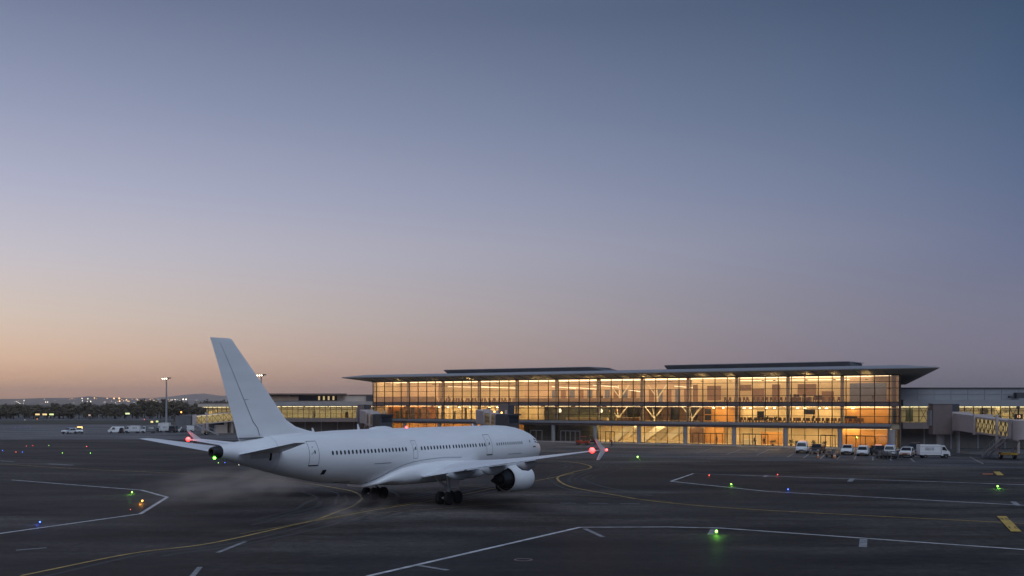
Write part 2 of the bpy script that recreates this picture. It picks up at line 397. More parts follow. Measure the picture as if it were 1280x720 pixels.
# manhole ring in the near tarmac
mc = gp(654, 700)
mb = MB(); mb.lathe([(0.0, .56), (.02, .56), (.02, .44), (0.0, .44)], (mc.x, mc.y, .006), (0, 0, 1), 28)
mb2 = MB(); mb2.lathe([(0.0, .42), (.012, .40)], (mc.x, mc.y, .006), (0, 0, 1), 24)
mh = mb.build('manhole_ring', M_BROWN); tag(mh, 'round steel manhole set in the dark tarmac at the bottom', 'manhole'); mb2.build('cover', M_TYRE, mh)

# ------------------------------------------------------------------ terminal frame
P0 = Vector((rayx(470.6, 296.0), 296.0))
TD = Vector((110.0, -74.4)).normalized()         # along the facade, left to right
TI = Vector((-TD.y, TD.x))                       # into the building
SP = 2.887                                       # mullion spacing
def T(t, d): return P0 + TD * t + TI * d
def T3(t, d, z): p = T(t, d); return (p.x, p.y, z)
def tu(u, d):                                    # facade coordinate that a photo column crosses at depth d
    k = (u - 640) / FPX; q = P0 + TI * d
    return (k * q.y - q.x) / (TD.x - k * TD.y)
FA = math.atan2(TD.y, TD.x)
T_L, T_R = tu(466.3, 0), tu(1124.2, 0)
Z1B, Z1, Z2B, Z2, ZG = 4.04, 5.10, 8.55, 9.49, 14.9

# apron by the building, far apron, kerb
far0 = [T(tu(-60, 30), 30), T(T_L - 10, 2)]
mb = MB()
e0, e1 = gp(780, 571), gp(1280, 586); ed = (e1 - e0).normalized()
pa, pb = e0 - ed * 34, e0 + ed * 190
mb.add([(pa.x, pa.y, .008), (pb.x, pb.y, .008), (*(pb + TI * 90), .008), (*(pa + TI * 60), .008)], [(0, 1, 2, 3)])
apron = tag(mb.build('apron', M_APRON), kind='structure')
mb = MB()
mb.add([(*gp(-300, 549), .008), (*gp(240, 549.5), .008), (*gp(452, 553), .008), (*gp(640, 560), .008), (*(pa + TI * 55), .008), (-60, 345, .008), (-60, 470, .008), (-420, 470, .008)], [tuple(range(8))])
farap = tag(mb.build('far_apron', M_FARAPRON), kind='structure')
for a, b in (((0, 547), (250, 548)), ((0, 541.5), (80, 541)), ((110, 541), (260, 543.5)), ((0, 537), (60, 537))):
    ribbon([gp(*a), gp(*b)], 1.6, .014, 'concrete_joint', M_APRON if a[1] > 540 else M_PAINTW2, farap)
for a, b in (((908, 568), (926, 562)), ((945.5, 569.4), (961, 562)), ((984.4, 571.7), (993, 566.5)), ((1004.4, 572.5), (1011.5, 567.5)), ((1025, 573.6), (1031, 568.5)), ((1046, 574), (1050, 570)), ((1068, 574.2), (1070, 570)), ((1091, 575.5), (1091, 571)), ((1114, 576), (1112, 572)), ((1143, 577.5), (1138, 573)), ((870, 566.5), (890, 560.5)), ((1212, 571), (1229, 580))):
    ribbon([gp(*a), gp(*b)], .22, .016, 'parking_line', M_PAINTW2, apron)
mb = MB()
mb.prism([tuple(T(T_L - 2, -4.4)), tuple(T(T_R + 6, -4.4)), tuple(T(T_R + 6, -.3)), tuple(T(T_L - 2, -.3))], 0.0, .14)
kerb = tag(mb.build('pavement', M_CONC), kind='structure')
mb = MB(); mb.prism([tuple(T(T_L - 2, -4.75)), tuple(T(T_R + 6, -4.75)), tuple(T(T_R + 6, -4.403)), tuple(T(T_L - 2, -4.403))], 0.0, .16)
mb.build('kerb', M_CREAM, kerb)

# ------------------------------------------------------------------ terminal building
term = thing('terminal_building', 'long glass fronted terminal lit golden inside under a thin overhanging roof', 'building', T3(0, 0, 0))
term.rotation_euler.z = FA
# children use facade coordinates: x along, y inwards (local), z up
D_BACK = 24.0
EB = (T(T_R, 0)); er = Vector((.300, .954))      # right end wall runs almost away from the viewer
def endt(d): return T_R + d * (er.dot(TD) / er.dot(TI))
def lbox(x0, x1, y0, y1, z0, z1):
    mb = MB(); return mb.box(((x0 + x1) / 2, (y0 + y1) / 2, (z0 + z1) / 2), (x1 - x0, y1 - y0, z1 - z0))
def floorpoly(y0, y1, x0=None): return [(T_L if x0 is None else x0, y0), (endt(max(y0, 0)) - .0, y0), (endt(y1), y1), (T_L if x0 is None else x0, y1)]
MB().prism(floorpoly(.12, D_BACK), 0.02, .15).build('ground_floor', M_FLOORI, term)
MB().prism(floorpoly(.12, D_BACK), Z1B, Z1).build('floor_slab', M_CEILI, term)
MB().prism(floorpoly(.12, D_BACK), Z2B, Z2).build('floor_slab', M_CEILI, term)
MB().prism(floorpoly(.02, .118), Z2B, Z2).build('spandrel', M_SPAND, term)
# projecting canopy ledge over the ground floor, in two steps
MB().prism([(T_L + .5, -1.7), (T_R - 1.5, -1.7), (T_R - 1.5, .10), (T_L + .5, .10)], Z1B + .50, Z1 - .02).build('ledge', M_CONC2, term)
MB().prism([(T_L + .5, -1.1), (T_R - 1.7, -1.1), (T_R - 1.7, .09), (T_L + .5, .09)], Z1B - .06, Z1B + .497).build('ledge', M_SPAND, term)
# back and end walls
lbox(T_L, endt(D_BACK), D_BACK, D_BACK + .3, 0, ZG).build('back_wall', M_PINKW, term)
lbox(T_L - .25, T_L - .02, .6, D_BACK + .3, 0, ZG).build('end_wall', M_CREAMW, term)
mb = MB(); mb.prism([(endt(.4) + .05, .4), (endt(.4) + .35, .4), (endt(D_BACK) + .35, D_BACK), (endt(D_BACK) + .05, D_BACK)], 0, ZG); mb.build('end_wall', M_SPAND, term)
# mullions and transoms
nm_ = [T_L] + [k * SP for k in range(0, 48)] + [T_R]
mull = MB().box((0, -.02, 0), (.125, .22, 1)).mesh('mullion', M_MULL)
for x in nm_:
    o = link('mullion', mull, term, (x, 0, (Z1 + ZG) / 2)); o.scale = (1, 1, ZG - Z1 + .5)
mull2 = MB().box((0, 0, 0), (.11, .14, 1)).mesh('mullion', M_MULL)
for x in nm_:
    o = link('mullion', mull2, term, (x, .02, Z1B / 2)); o.scale = (1, 1, Z1B)
for z in (6.55, 7.98, 10.85, 12.31, 13.62, ZG, Z2B, Z2, Z1 + .05):
    lbox(T_L, T_R, -.06, .02, z - .05, z + .05).build('transom', M_MULL, term)
lbox(T_L, T_R, -.03, .03, 2.46, 2.55).build('transom', M_MULL, term)
# panes
cw = link('curtain_wall', MB().box((0, 0, 0), (T_R - T_L, .04, .10)).mesh('curtain_wall', M_MULL), term, ((T_L + T_R) / 2, .06, .20))
pane = MB().box((0, 0, 0), (1, .02, 1)).mesh('pane', M_PANE)
rows = [(9.54, 10.80), (10.90, 12.26), (12.36, 13.57), (13.67, 14.85), (5.2, 6.5), (6.6, 8.52), (.26, 2.44), (2.56, 4.0)]
rest = MB(); cnt = 0
for k in range(len(nm_) - 2, -1, -1):
    x0, x1 = nm_[k] + .07, nm_[k + 1] - .07
    if x1 - x0 < .2: continue
    for z0, z1 in rows:
        if cnt < 298:
            o = link('pane', pane, cw, ((x0 + x1) / 2 - (T_L + T_R) / 2, -.055, (z0 + z1) / 2 - .20)); o.scale = (x1 - x0, 1, z1 - z0); cnt += 1
        else: rest.box(((x0 + x1) / 2 - (T_L + T_R) / 2, -.055, (z0 + z1) / 2 - .20), (x1 - x0, .02, z1 - z0))
tag(rest.build('distant_panes', M_PANE, cw), kind='stuff')
# columns
colx = [(-.35 + 4 * b) * SP for b in range(13)]
for b, x in enumerate(colx):
    if b == 0: continue
    if b < 12:
        MB().tube((x, .75, Z1), (x, .75, ZG), .40, n=14).build('column', M_CONC, term, True, sharp=40)
        MB().tube((x, -.75, 0.14), (x, -.75, Z1B - .06), .48, n=14).build('column', M_CONC, term, True, sharp=40)
    else:
        MB().tube((x - 1.2, .9, Z1), (x - 1.2, .9, ZG), .5, n=14).build('column', M_CONC2, term, True, sharp=40)
        MB().tube((x - 1.3, -.6, 0.14), (x - 1.3, -.6, Z1B - .06), .75, n=16).build('column', M_CONC, term, True, sharp=40)
# door frames along the ground floor
def doorframe(u0, u1, n, m):
    x0, x1 = tu(u0, -.2), tu(u1, -.2); mb = MB()
    for i in range(n + 1):
        x = x0 + (x1 - x0) * i / n; mb.box((x, -.22, 1.35), (.12, .12, 2.4))
    mb.box(((x0 + x1) / 2, -.22, 2.6), (x1 - x0 + .12, .14, .14)); mb.build('door_frame', m, term)
for u0, u1, n, m in ((663, 677.5, 2, M_STEEL), (701, 725, 4, M_STEEL), (757, 768, 2, M_MULL), (866, 903, 5, M_MULL), (929, 960, 4, M_MULL), (1026, 1044, 3, M_MULL), (1058, 1094, 3, M_MULL)): doorframe(u0, u1, n, m)

# roof
XL, XR = tu(427, -5), tu(1174.4, -5)
ZE = 15.97
bq = Vector((rayx(1132, 268.0), 268.0)); bqx, bqy = (bq - P0).dot(TD), (bq - P0).dot(TI)
zbq = hz(480.9, 268.0)
eave = [(XL, -5.0, ZE + .05), (XR, -5.0, ZE), (bqx, bqy, zbq), (T_L - 2, 30, ZE)]
inner = [(T_L - .3, -.18, ZG + .06), (T_R + .3, -.18, ZG + .06), (endt(D_BACK) + .4, D_BACK + .5, 13.3), (T_L - .3, D_BACK + .5, ZG + .06)]
mb = MB(); mb.add(eave + inner, [(0, 1, 5, 4), (1, 2, 6, 5), (2, 3, 7, 6), (3, 0, 4, 7)])
roof_top = [(XL + .5, -4.6, ZE + .30), (XR - .5, -4.6, ZE + .33), (bqx, bqy - .5, zbq + .35), (T_L - 1.5, 29.5, ZE + .4)]
fascia = MB(); up = [(XL + 8, -4.0, ZE + .78), (XR - 7, -4.0, ZE + .75), (bqx - 5, bqy - 2, ZE + .5), (T_L + 5, 27, ZE + .7)]
fascia.add([(x, y, z + .02) for x, y, z in eave] + [(x, y, z + .20) for x, y, z in eave] + up + [(T_L + 20, 9, ZE + 1.0), (T_R - 16, 9, ZE + 1.0)],
           [(0, 1, 5, 4), (1, 2, 6, 5), (2, 3, 7, 6), (3, 0, 4, 7), (4, 5, 9, 8), (5, 6, 10, 9), (6, 7, 11, 10), (7, 4, 8, 11), (8, 9, 13, 12), (9, 10, 13), (10, 11, 12, 13), (11, 8, 12)])
soffit = mb.build('soffit', M_SOFFIT, term, fix=False)
fascia.build('roof', M_ROOF, term, fix=False)
MB().prism(floorpoly(-.1, D_BACK), ZG + .05, ZG + .30).build('ceiling', M_CEILI, term)
# soffit ribs and the dark roof boxes
for x in nm_[1:-1]:
    MB().bar((x, -.2, ZG + .02), (x, -4.5, ZE - .10), .10, .10).build('soffit_rib', M_MULL, term)
def roofbox(u0b, u0t, u1t, u1b, d):
    xs = [tu(u0b, d), tu(u1b, d), tu(u0t, d), tu(u1t, d)]
    zt = 18.05
    mb = MB(); mb.hexa([(xs[0], d, ZE + .6), (xs[1], d, ZE + .6), (xs[1] - 1, d + 12, ZE + .6), (xs[0] + 1, d + 12, ZE + .6), (xs[2], d - .9, zt), (xs[3], d - .5, zt), (xs[3] - 1, d + 12, zt), (xs[2], d + 12, zt)])
    o = mb.build('roof_lantern', M_ROOFD, term)
    lbox(xs[2] + .2, xs[3] - .2, d - .6, d + 11, zt + .003, zt + .14).build('coping', M_ROOF, o)
roofbox(562.5, 556.7, 738, 768, 9)
roofbox(836.5, 832, 1062.5, 1064, 9)

# interior ----------------------------------------------------------------
def panel(u0, u1, d, z0, z1, m, name='partition', th=.18):
    x0, x1 = tu(u0, d), tu(u1, d)
    return lbox(x0, x1, d, d + th, z0, z1).build(name, m, term)
def lights(z, ys, e, u_from, u_to, step, length, wid):
    for y in ys:
        x, x1 = tu(u_from, y), tu(u_to, y)
        while x + length < x1:
            lbox(x, x + length, y, y + wid, z - .09, z - .03).build('ceiling_light', e, term); x += step
lights(ZG + .04, (1.6, 7.5, 14), E_STRIP, 467, 1116, 8.6, 8.2, 3.5)
lights(Z2B, (1.6, 5.5), E_STRIPM, 480, 1114, 8.6, 6.6, 1.3)
lights(Z1B, (2.0, 6.5), E_STRIPM, 470, 650, 8, 6, 1.2)
lights(Z1B, (1.6, 5.5, 10.5), E_STRIPY, 738, 1114, 7.2, 5.6, 1.3)
lbox(T_L, T_R, -.62, -.50, ZG - .10, ZG + .13).build('added_head_lip', M_MULL, term); lbox(T_L, T_R, -.50, -.18, ZG - .10, ZG - .04).build('added_head_lip', M_MULL, term)  # lip added along the glass head to hide the added soffit lamps
for q, u in enumerate((500, 545, 590, 625, 640, 672, 685, 712, 738, 752, 785, 808, 826, 840, 880, 915, 956, 970, 1010, 1045, 1085)):  # lamps on brackets added to gild the soffit in place of indoor spill
    x = tu(u, -.8); fx = lbox(x - .25, x + .25, -2.0, -1.7, ZG - .92, ZG - .78).build('added_soffit_light', M_DSTEEL, term); lbox(x - .04, x + .04, -1.69, -.63, ZG - .90, ZG - .83).build('added_arm', M_DSTEEL, fx)
    sl = bpy.data.lights.new('soffit_fill', 'SPOT'); sl.energy = (150, 90, 190)[q % 3] * .55; sl.color = (1, .66, .24); sl.spot_size = R(140); sl.spot_blend = 1.0; sl.shadow_soft_size = .08
    so_ = bpy.data.objects.new('soffit_fill', sl); COL.objects.link(so_); so_.parent = fx; so_.location = (x, -1.85, ZG - .70); so_.rotation_euler = Vector((0, .05, 1)).to_track_quat('-Z', 'Y').to_euler()
for z_, e_, y_ in ((Z2B, E_STRIPM, .7), (Z1B, E_STRIPM, .8), (ZG + .04, E_STRIP, 3.2)):
    lbox(tu(1056, y_), tu(1112, y_), y_, y_ + 1.2, z_ - .12, z_ - .06).build('ceiling_light', e_, term)
# ground floor, left to right
panel(470, 655, 9, .15, Z1B, M_WOOD)
panel(655, 748, 3.0, .15, Z1B, M_GREENW)
panel(748, 882, 15, .15, Z1B, M_CREAMW)
panel(862, 880, 6, .15, Z1B, M_BRNW)
panel(880, 905, 8, .15, Z1B, M_WOOD)
panel(905, 925, 9.5, .15, Z1B, M_CREAMW)
panel(925, 1052, 10, .15, Z1B, M_CREAMW)
panel(951, 978, 7, .15, 2.9, M_WOOD)
panel(1053, 1112, 3.0, .15, Z1B, M_WOOD)
# first floor
panel(470, 545, 6, Z1, Z2B, M_REDW)
rq = random.Random(5); uu = 486.0
while uu < 640:
    wv = rq.uniform(1.6, 4.5); panel(uu, uu + wv, 4.6 + rq.uniform(0, 1), Z1, Z1 + rq.uniform(2.0, 3.3), rq.choice((M_BRNW, M_GREENW, M_REDW, M_BRNW) if uu < 548 else (M_GREENW, M_GREENW, M_BRNW, M_CREAMW)), 'upright_panel', .1); uu += wv + rq.uniform(1, 6)
E_DOWN = lamp_mat('downlight', (1, .80, .45), 30)
for u in (549, 560, 574, 588, 612, 622, 892, 904, 930, 938, 958, 968, 997, 1006, 1024, 1033, 1066):
    dd = {0: 7.2, 1: 7.2, 2: 7.6, 3: 1.9}[0 if u < 700 else 1 if u < 920 else 2 if u < 1056 else 3]; x = tu(u, dd)
    MB().lathe([(0, .24), (.06, .24)], (x, dd, Z2B - .42), (0, 0, 1), 10).build('downlight', E_DOWN, term)
panel(545, 645, 8, Z1, Z2B, M_CREAMW)
panel(645, 680, 4, Z1, Z2B, M_CREAMW)
panel(680, 768, 5, Z1, Z2B, M_GREENW)
panel(768, 880, 17, Z1, Z2B, M_CREAMW)
for u0, u1 in ((776, 782), (800, 812), (828, 838), (848, 858), (872, 882)): panel(u0, u1, 12, Z1, Z2B, M_BRNW)
for u0, u1 in ((784, 798), (838, 848), (858, 870)): panel(u0, u1, 13, Z1 + .2, Z2B, M_GREENW)
panel(880, 925, 8, Z1, Z2B, M_WOOD)
panel(925, 1056, 8.5, Z1, Z2B, M_CREAMW)
panel(1056, 1112, 2.6, Z1, Z2B, M_WOOD)
# second floor
panel(467, 548, 12, Z2, ZG, M_PINKW)
panel(548, 655, 14, Z2, ZG, M_CREAMW)
panel(655, 865, 19, Z2, ZG, M_PINKW)
panel(865, 1062, 10, Z2, ZG, M_CREAMW)
for u0, u1, d, z0, z1 in ((884, 901, 8, 9.9, 13.2), (924, 939, 8, 12.0, 13.4), (940, 955, 7.5, 9.6, 12.5), (965, 975, 8, 9.6, 13.4), (997, 1020, 8, 10.8, 13.4), (1027, 1042, 7.5, 9.6, 11.8), (866, 872, 8, 9.6, 13.5)): panel(u0, u1, d, z0, z1, M_BRNW, 'wall_panel')
panel(1062, 1108, 5, Z2, 13.4, M_BLUEW)  # sky reflection painted into the panel colour
panel(1062, 1116, 9, Z2, ZG, M_PINKW)
panel(640, 800, 1.6, Z2, Z2 + .95, M_PINKW, 'balustrade', .1)
panel(470, 545, 1.6, Z2, Z2 + 1.3, M_PINKW, 'balustrade', .1)
for u in range(690, 866, 11): panel(u, u + 6, 15, Z2, 12.6, M_BRNW if (u // 11) % 2 else M_BLUEW, 'wall_panel')
for u0, u1, d, z in ((690, 716, 6, 13.35), (712, 745, 8, 13.15), (741, 770, 6, 13.6), (785, 800, 7, 12.4), (843, 869, 7, 13.2), (600, 640, 9, 13.6), (560, 640, 11, 13.7), (925, 1060, 8, 14.3)):
    x0, x1 = tu(u0, d), tu(u1, d)
    mb = MB(); mb.bar((x0, d, z), (x1, d + 1.5, z - .5 if u0 < 870 else z), .16, .12); mb.build('linear_light', E_LINE, term)
for u, d in ((699.5, 1.2), (751, 1.2)):
    MB().lathe([(0, .35), (.5, .45), (.9, .2)], (tu(u, d), d, 7.0), (0, 0, 1), 10).build('hanging_lamp', E_LINE, term, True)
# branching struts in the hall
for u, d, z0 in ((773, 7, Z1), (818, 7, Z1), (865, 6, Z1), (775, 9, Z2), (822, 9, Z2)):
    x = tu(u, d); mb = MB(); zt = Z2B if z0 < 6 else 13.6
    zb = z0 + (.6 if z0 < 6 else 1.0)
    mb.tube((x, d, z0), (x, d, zb), .20, .17, 8)
    for dx, dy in ((-2.6, 0), (2.6, 0), (-1.3, 1.6), (1.4, 1.8)): mb.tube((x, d, zb - .1), (x + dx, d + dy, zt), .15, .09, 7)
    mb.build('branching_strut', M_WHITEI, term, True, sharp=40)
# escalators / stair flights in the hall on the ground floor
def flight(u0, u1, d, z0, z1, w=1.4):
    x0, x1 = tu(u0, d), tu(u1, d); o = thing('escalator', '', 'escalator', T3(0, 0, 0), FA)
    mb = MB(); n = 12
    for i in range(n):
        xa = x0 + (x1 - x0) * i / n; xb = x0 + (x1 - x0) * (i + 1) / n; z = z0 + (z1 - z0) * (i + 1) / n
        mb.box(((xa + xb) / 2, d, z - .12), (abs(xb - xa), w, .24))
    mb.build('steps', M_CREAMW, o)
    for s in (-1, 1):
        b = MB(); b.bar((x0, d + s * w / 2, z0 + .35), (x1, d + s * w / 2, z1 + .35), .16, 1.35); b.build('side_panel', M_WHITEI, o)
    return o
esc = [((770, 792, 6, .15, 3.9), 'leftmost cream escalator rising behind the ground floor glass'), ((786, 800, 9, 1.2, 4.0), 'short cream stair flight behind the leftmost escalator'), ((805, 832, 7, .3, 4.0), 'cream escalator in the middle of the glass hall'), ((822, 842, 10, .4, 4.0), 'rear cream escalator between two columns of the hall'), ((838, 860, 6, 1.0, 4.0), 'rightmost cream escalator of the ground floor hall')]
for a, l in esc: flight(*a)['label'] = l; COL.objects[-1]
for o, (a, l) in zip([x for x in COL.objects if x.name.startswith('escalator')], esc): o['label'] = l; o['group'] = 'escalators in the terminal hall'

# furniture and people silhouettes in the halls
def seat_mesh():
    mb = MB(); mb.box((0, 0, .42), (.55, .5, .10)); mb.box((0, .24, .75), (.55, .08, .62))
    for x in (-.24, .24): mb.box((x, 0, .2), (.06, .45, .4))
    return mb.mesh('waiting_seat', M_SEATI)
SEAT = seat_mesh()
def seats(u0, u1, d, z, n, where):
    x0, x1 = tu(u0, d), tu(u1, d)
    for i in range(n):
        x = x0 + (x1 - x0) * (i + .5) / n + rnd.uniform(-.2, .2)
        p = T3(x, d + rnd.uniform(-.4, .4), z)
        o = link('waiting_seat', SEAT, None, p, FA + rnd.choice((0, math.pi)))
        tag(o, where, 'seat', 'waiting seats behind the terminal glass')
seats(540, 648, 2.6, Z2, 26, 'brown waiting seat on the top floor left of the tower')
seats(905, 1058, 2.6, Z2, 26, 'brown waiting seat on the top floor in the right half')
seats(922, 1055, 2.6, Z1, 34, 'brown waiting seat on the middle floor in the right half')
seats(1060, 1080, 1.6, Z1, 4, 'brown waiting seat before the orange timber wall')
def counter(u0, u1, d, z, h, m, label):
    x0, x1 = tu(u0, d), tu(u1, d); o = thing('counter', label, 'counter', T3((x0 + x1) / 2, d, z), FA)
    L = x1 - x0
    MB().box((0, 0, h * .45), (L, .7, h * .9)).build('front', m, o); MB().box((0, -.05, h * .95), (L + .1, .9, h * .1)).build('worktop', M_WHITEI, o)
counter(983, 1000, 3, Z2, 1.1, M_BRNW, 'top floor brown counter with three dark monitors left')
counter(1003, 1014, 3, Z2, 1.1, M_BRNW, 'top floor brown counter with two dark monitors right')
counter(708, 760, 2.0, Z1, .7, M_CREAMW, 'long low cream counter behind middle floor dark glass')
counter(772, 800, 3.0, Z1, .8, M_BRNW, 'brown counter by the branching strut')
counter(930, 946, 4, .15, 1.1, M_WHITEI, 'white counter behind the ground floor doors')
def screen(u0, u1, d, z0, z1, label, m=M_DARKWIN):
    x0, x1 = tu(u0, d), tu(u1, d); o = thing('display_screen', label, 'screen', T3((x0 + x1) / 2, d, z0), FA, 'dark screens in the terminal')
    MB().box((0, 0, (z1 - z0) / 2), (x1 - x0, .12, z1 - z0)).build('panel', m, o)
    MB().box((0, .09, (z1 - z0) / 2), (x1 - x0 + .12, .05, z1 - z0 + .12)).build('housing', M_VEHD, o)
for a in ((985, 988.5, 3, Z2 + 1.1, Z2 + 1.6, 'leftmost small monitor on the top floor counter'), (992, 995, 3, Z2 + 1.1, Z2 + 1.6, 'second small monitor on the top floor counter'), (996, 998.6, 3, Z2 + 1.1, Z2 + 1.6, 'third small monitor on the top floor counter'), (1004, 1007, 3, Z2 + 1.1, Z2 + 1.6, 'left monitor of the pair on the top floor'), (1017.5, 1027, 3, Z2 + .5, Z2 + 1.3, 'wide low monitor by the top floor column'), (881, 888.5, 7, 5.4, 6.4, 'lower screen of two on the orange middle floor wall'), (881, 888.5, 7, 6.8, 7.9, 'upper screen of two on the orange middle floor wall'), (1005, 1018.5, 6, 6.9, 7.8, 'wide dark screen on the cream middle floor wall'), (946.5, 954.5, 6, 5.6, 7.4, 'tall dark screen near the green window wall'), (1055.5, 1071, 2.3, 6.1, 6.5, 'long flat dark display before the orange timber wall')):
    screen(*a)
def plant(u, d, z, h, label):
    o = thing('potted_plant', label, 'plant', T3(tu(u, d), d, z), 0, 'potted plants in the terminal')
    MB().lathe([(0, .22), (.45, .3)], (0, 0, 0), (0, 0, 1), 10).build('pot', M_BRNW, o)
    mb = MB()
    for i in range(40):
        a = rnd.uniform(0, 6.28); e = rnd.uniform(.2, 1.4); r = rnd.uniform(.3, 1) * h * .55
        p = Vector((math.cos(a) * math.cos(e) * r, math.sin(a) * math.cos(e) * r, .5 + math.sin(e) * r)); q = Vector((rnd.uniform(-.12, .12), rnd.uniform(-.12, .12), .14))
        mb.add([p * .35 + Vector((0, 0, .3)), p - q.cross(Vector((0, 0, 1))) , p + q, p + q.cross(Vector((0, 0, 1)))], [(0, 1, 2, 3)])
    mb.build('leaves', M_PLANTI, o, fix=False)
for u, d, z, h, l in ((989, 1.6, .15, 1.7, 'potted plant behind the white parked van'), (995.5, 1.8, .15, 1.3, 'small potted plant right of the plant by the van'), (1016.5, 1.6, .15, 1.5, 'potted plant behind the dark parked car'), (1030.5, 1.8, .15, 1.4, 'potted plant beside the ground floor door'), (966, 1.5, .15, 1.6, 'potted plant before the orange ground floor partition'), (959, 2.6, Z1, 1.8, 'bushy plant on the middle floor left of the column'), (969, 2.2, Z1, 1.6, 'bushy plant on the middle floor among the seats')): plant(u, d, z, h, l)

# people: one skinned figure per pose
def person_mesh(walk=.18):
    J = [(0, 0, .95), (0, 0, 1.2), (0, .01, 1.42), (0, .015, 1.52), (0, .02, 1.66), (-.19, .01, 1.40), (-.24, .03, 1.12), (-.22, -.06, .88), (.19, .01, 1.40), (.24, -.02, 1.12), (.22, -.1, .88), (-.10, 0, .90), (-.11, -walk * .4, .50), (-.11, walk, .08), (-.11, walk - .14, .04), (.10, 0, .90), (.11, walk * .2, .50), (.11, -walk, .08), (.11, -walk - .14, .04)]
    rad = [.15, .14, .14, .06, .105, .07, .05, .035, .07, .05, .035, .09, .065, .045, .04, .09, .065, .045, .04]
    Ed = [(0, 1), (1, 2), (2, 3), (3, 4), (2, 5), (5, 6), (6, 7), (2, 8), (8, 9), (9, 10), (0, 11), (11, 12), (12, 13), (13, 14), (0, 15), (15, 16), (16, 17), (17, 18)]
    me = bpy.data.meshes.new('figure'); me.from_pydata(J, Ed, []); o = bpy.data.objects.new('figure', me); COL.objects.link(o)
    md = o.modifiers.new('skin', 'SKIN'); md.use_smooth_shade = True
    for i, r in enumerate(rad): me.skin_vertices[0].data[i].radius = (r, r * .8)
    me.skin_vertices[0].data[0].use_root = True
    o.modifiers.new('sub', 'SUBSURF').levels = 1
    out = bpy.data.meshes.new_from_object(o.evaluated_get(bpy.context.evaluated_depsgraph_get()))
    bpy.data.objects.remove(o); out.materials.clear()
    for m in (M_CLOTH, M_SKIN): out.materials.append(m)
    for p in out.polygons:
        c = p.center
        p.material_index = 1 if c.z > 1.5 or (abs(c.x) > .17 and c.z < .93 and c.z > .75) else 0
    return out
PERS = person_mesh()
VESTM = MB().loft([[(a * .21, b * .145 + .005, z) for a, b in ((-1, -.6), (-.5, -1), (.5, -1), (1, -.6), (1, .6), (.5, 1), (-.5, 1), (-1, .6))] for z in (1.0, 1.2, 1.36)]).mesh('vest', M_VEST)
HAIRM = MB().ball((0, .035, 1.70), .105, 10, 6, (.95, 1.05, .85)).mesh('hair', M_SEATI, True)
def person(loc, rz, label, vest=False):
    o = link('person', PERS, None, loc, rz); tag(o, label, 'person'); link('hair', HAIRM, o)
    if vest: link('safety_vest', VESTM, o)
pp = gp(764.2, 558.6)
person((pp.x, pp.y, .008), 2.2, 'person in dark trousers and orange vest standing before the glass doors', True)
for u, d, z, l in ((1017, 2, Z1, 'dark clothed person standing among the middle floor seats'), (924, 3, Z1, 'dark clothed person beside the middle floor column'), (943, 3, .15, 'left person of two by the white counter'), (955, 2.4, .15, 'right person of two by the white counter'), (1091, 3.2, Z2, 'person standing before the top floor panel tinted as sky reflection'), (561, 3, Z2, 'person standing on the top floor far left'), (752.5, 2.2, Z2, 'person behind the top floor balustrade'), (896, 3, .15, 'person at the ground floor doors by the orange wall')):
    if z == .15: z = .152
    x = T3(tu(u, d), d, z); person(x, rnd.uniform(0, 6), l)

# ------------------------------------------------------------------ side concourses
def concourse(name, label, x0, x1, Y, zs, wallm, topm, n, base_m, upper=None):
    """frontal block: zs = wall top, ledge top, glass top, glass bottom, ledge bottom"""
    o = thing(name, label, 'building', (0, 0, 0))
    zt, zl, zg1, zg0, zb = zs; w = x1 - x0; xm = (x0 + x1) / 2
    MB().box((xm, Y + 1.5, (zt + zl) / 2), (w, .4, zt - zl)).build('upper_wall', topm, o)
    MB().box((xm, Y + 6, zt + .12), (w, 10, .2)).build('roof', M_ROOFD, o)
    MB().box((xm, Y + .2, (zl + zg1) / 2), (w, 3.2, zl - zg1)).build('fascia', wallm, o)
    MB().box((xm, Y + .2, (zg0 + zb) / 2), (w, 2.8, zg0 - zb - .01)).build('ledge', M_SPAND, o)
    MB().box((xm, Y + 2.5, zb / 2), (w, .4, zb - .01)).build('base_wall', base_m, o)
    MB().box((xm, Y + 8, (zg1 + zg0) / 2), (w, .3, zg1 - zg0)).build('inner_wall', M_WHITEI, o)
    MB().box((xm, Y + 5.0, zg0 + .04), (w, 5.6, .08)).build('inner_floor', M_FLOORI, o)
    MB().box((xm, Y + 5.0, zg1 - .04), (w, 5.6, .08)).build('inner_ceiling', M_CEILI, o)
    k = max(1, int(w / 7))
    for i in range(k):
        MB().box((x0 + w * (i + .5) / k, Y + 3.4, zg1 - .13), (w / k * .9, 1.8, .06)).build('ceiling_light', E_CONC, o)
    for i in range(n):
        a, b = x0 + w * i / n, x0 + w * (i + 1) / n
        MB().box((a, Y, (zg1 + zg0) / 2), (.13, .2, zg1 - zg0)).build('mullion', M_MULL, o)
        MB().box(((a + b) / 2, Y + .02, (zg1 + zg0) / 2), (b - a - .15, .02, zg1 - zg0)).build('pane', M_PANE2, o)
        if i % 3 == 0: MB().box((a + .05, Y + 2.25, zb / 2), (.3, .2, zb - .02)).build('pier', M_CONC2, o)
    cq = random.Random(int(w * 7))
    for i in range(n):
        if cq.random() < .45:
            a = x0 + w * (i + cq.uniform(.1, .5)) / n; hh = (zg1 - zg0) * cq.uniform(.35, .95)
            MB().box((a + w / n * .3, Y + cq.uniform(2.2, 6), zg0 + .1 + hh / 2), (w / n * cq.uniform(.3, 1.1), .15, hh)).build('partition', cq.choice((M_GREENW, M_BRNW, M_CREAMW, M_WHITEI, M_GREENW)), o)
    for f in (.36, .72): MB().box((xm, Y - .03, zg0 + (zg1 - zg0) * f), (w, .08, .08)).build('transom', M_MULL, o)
    return o
YL = 331.0
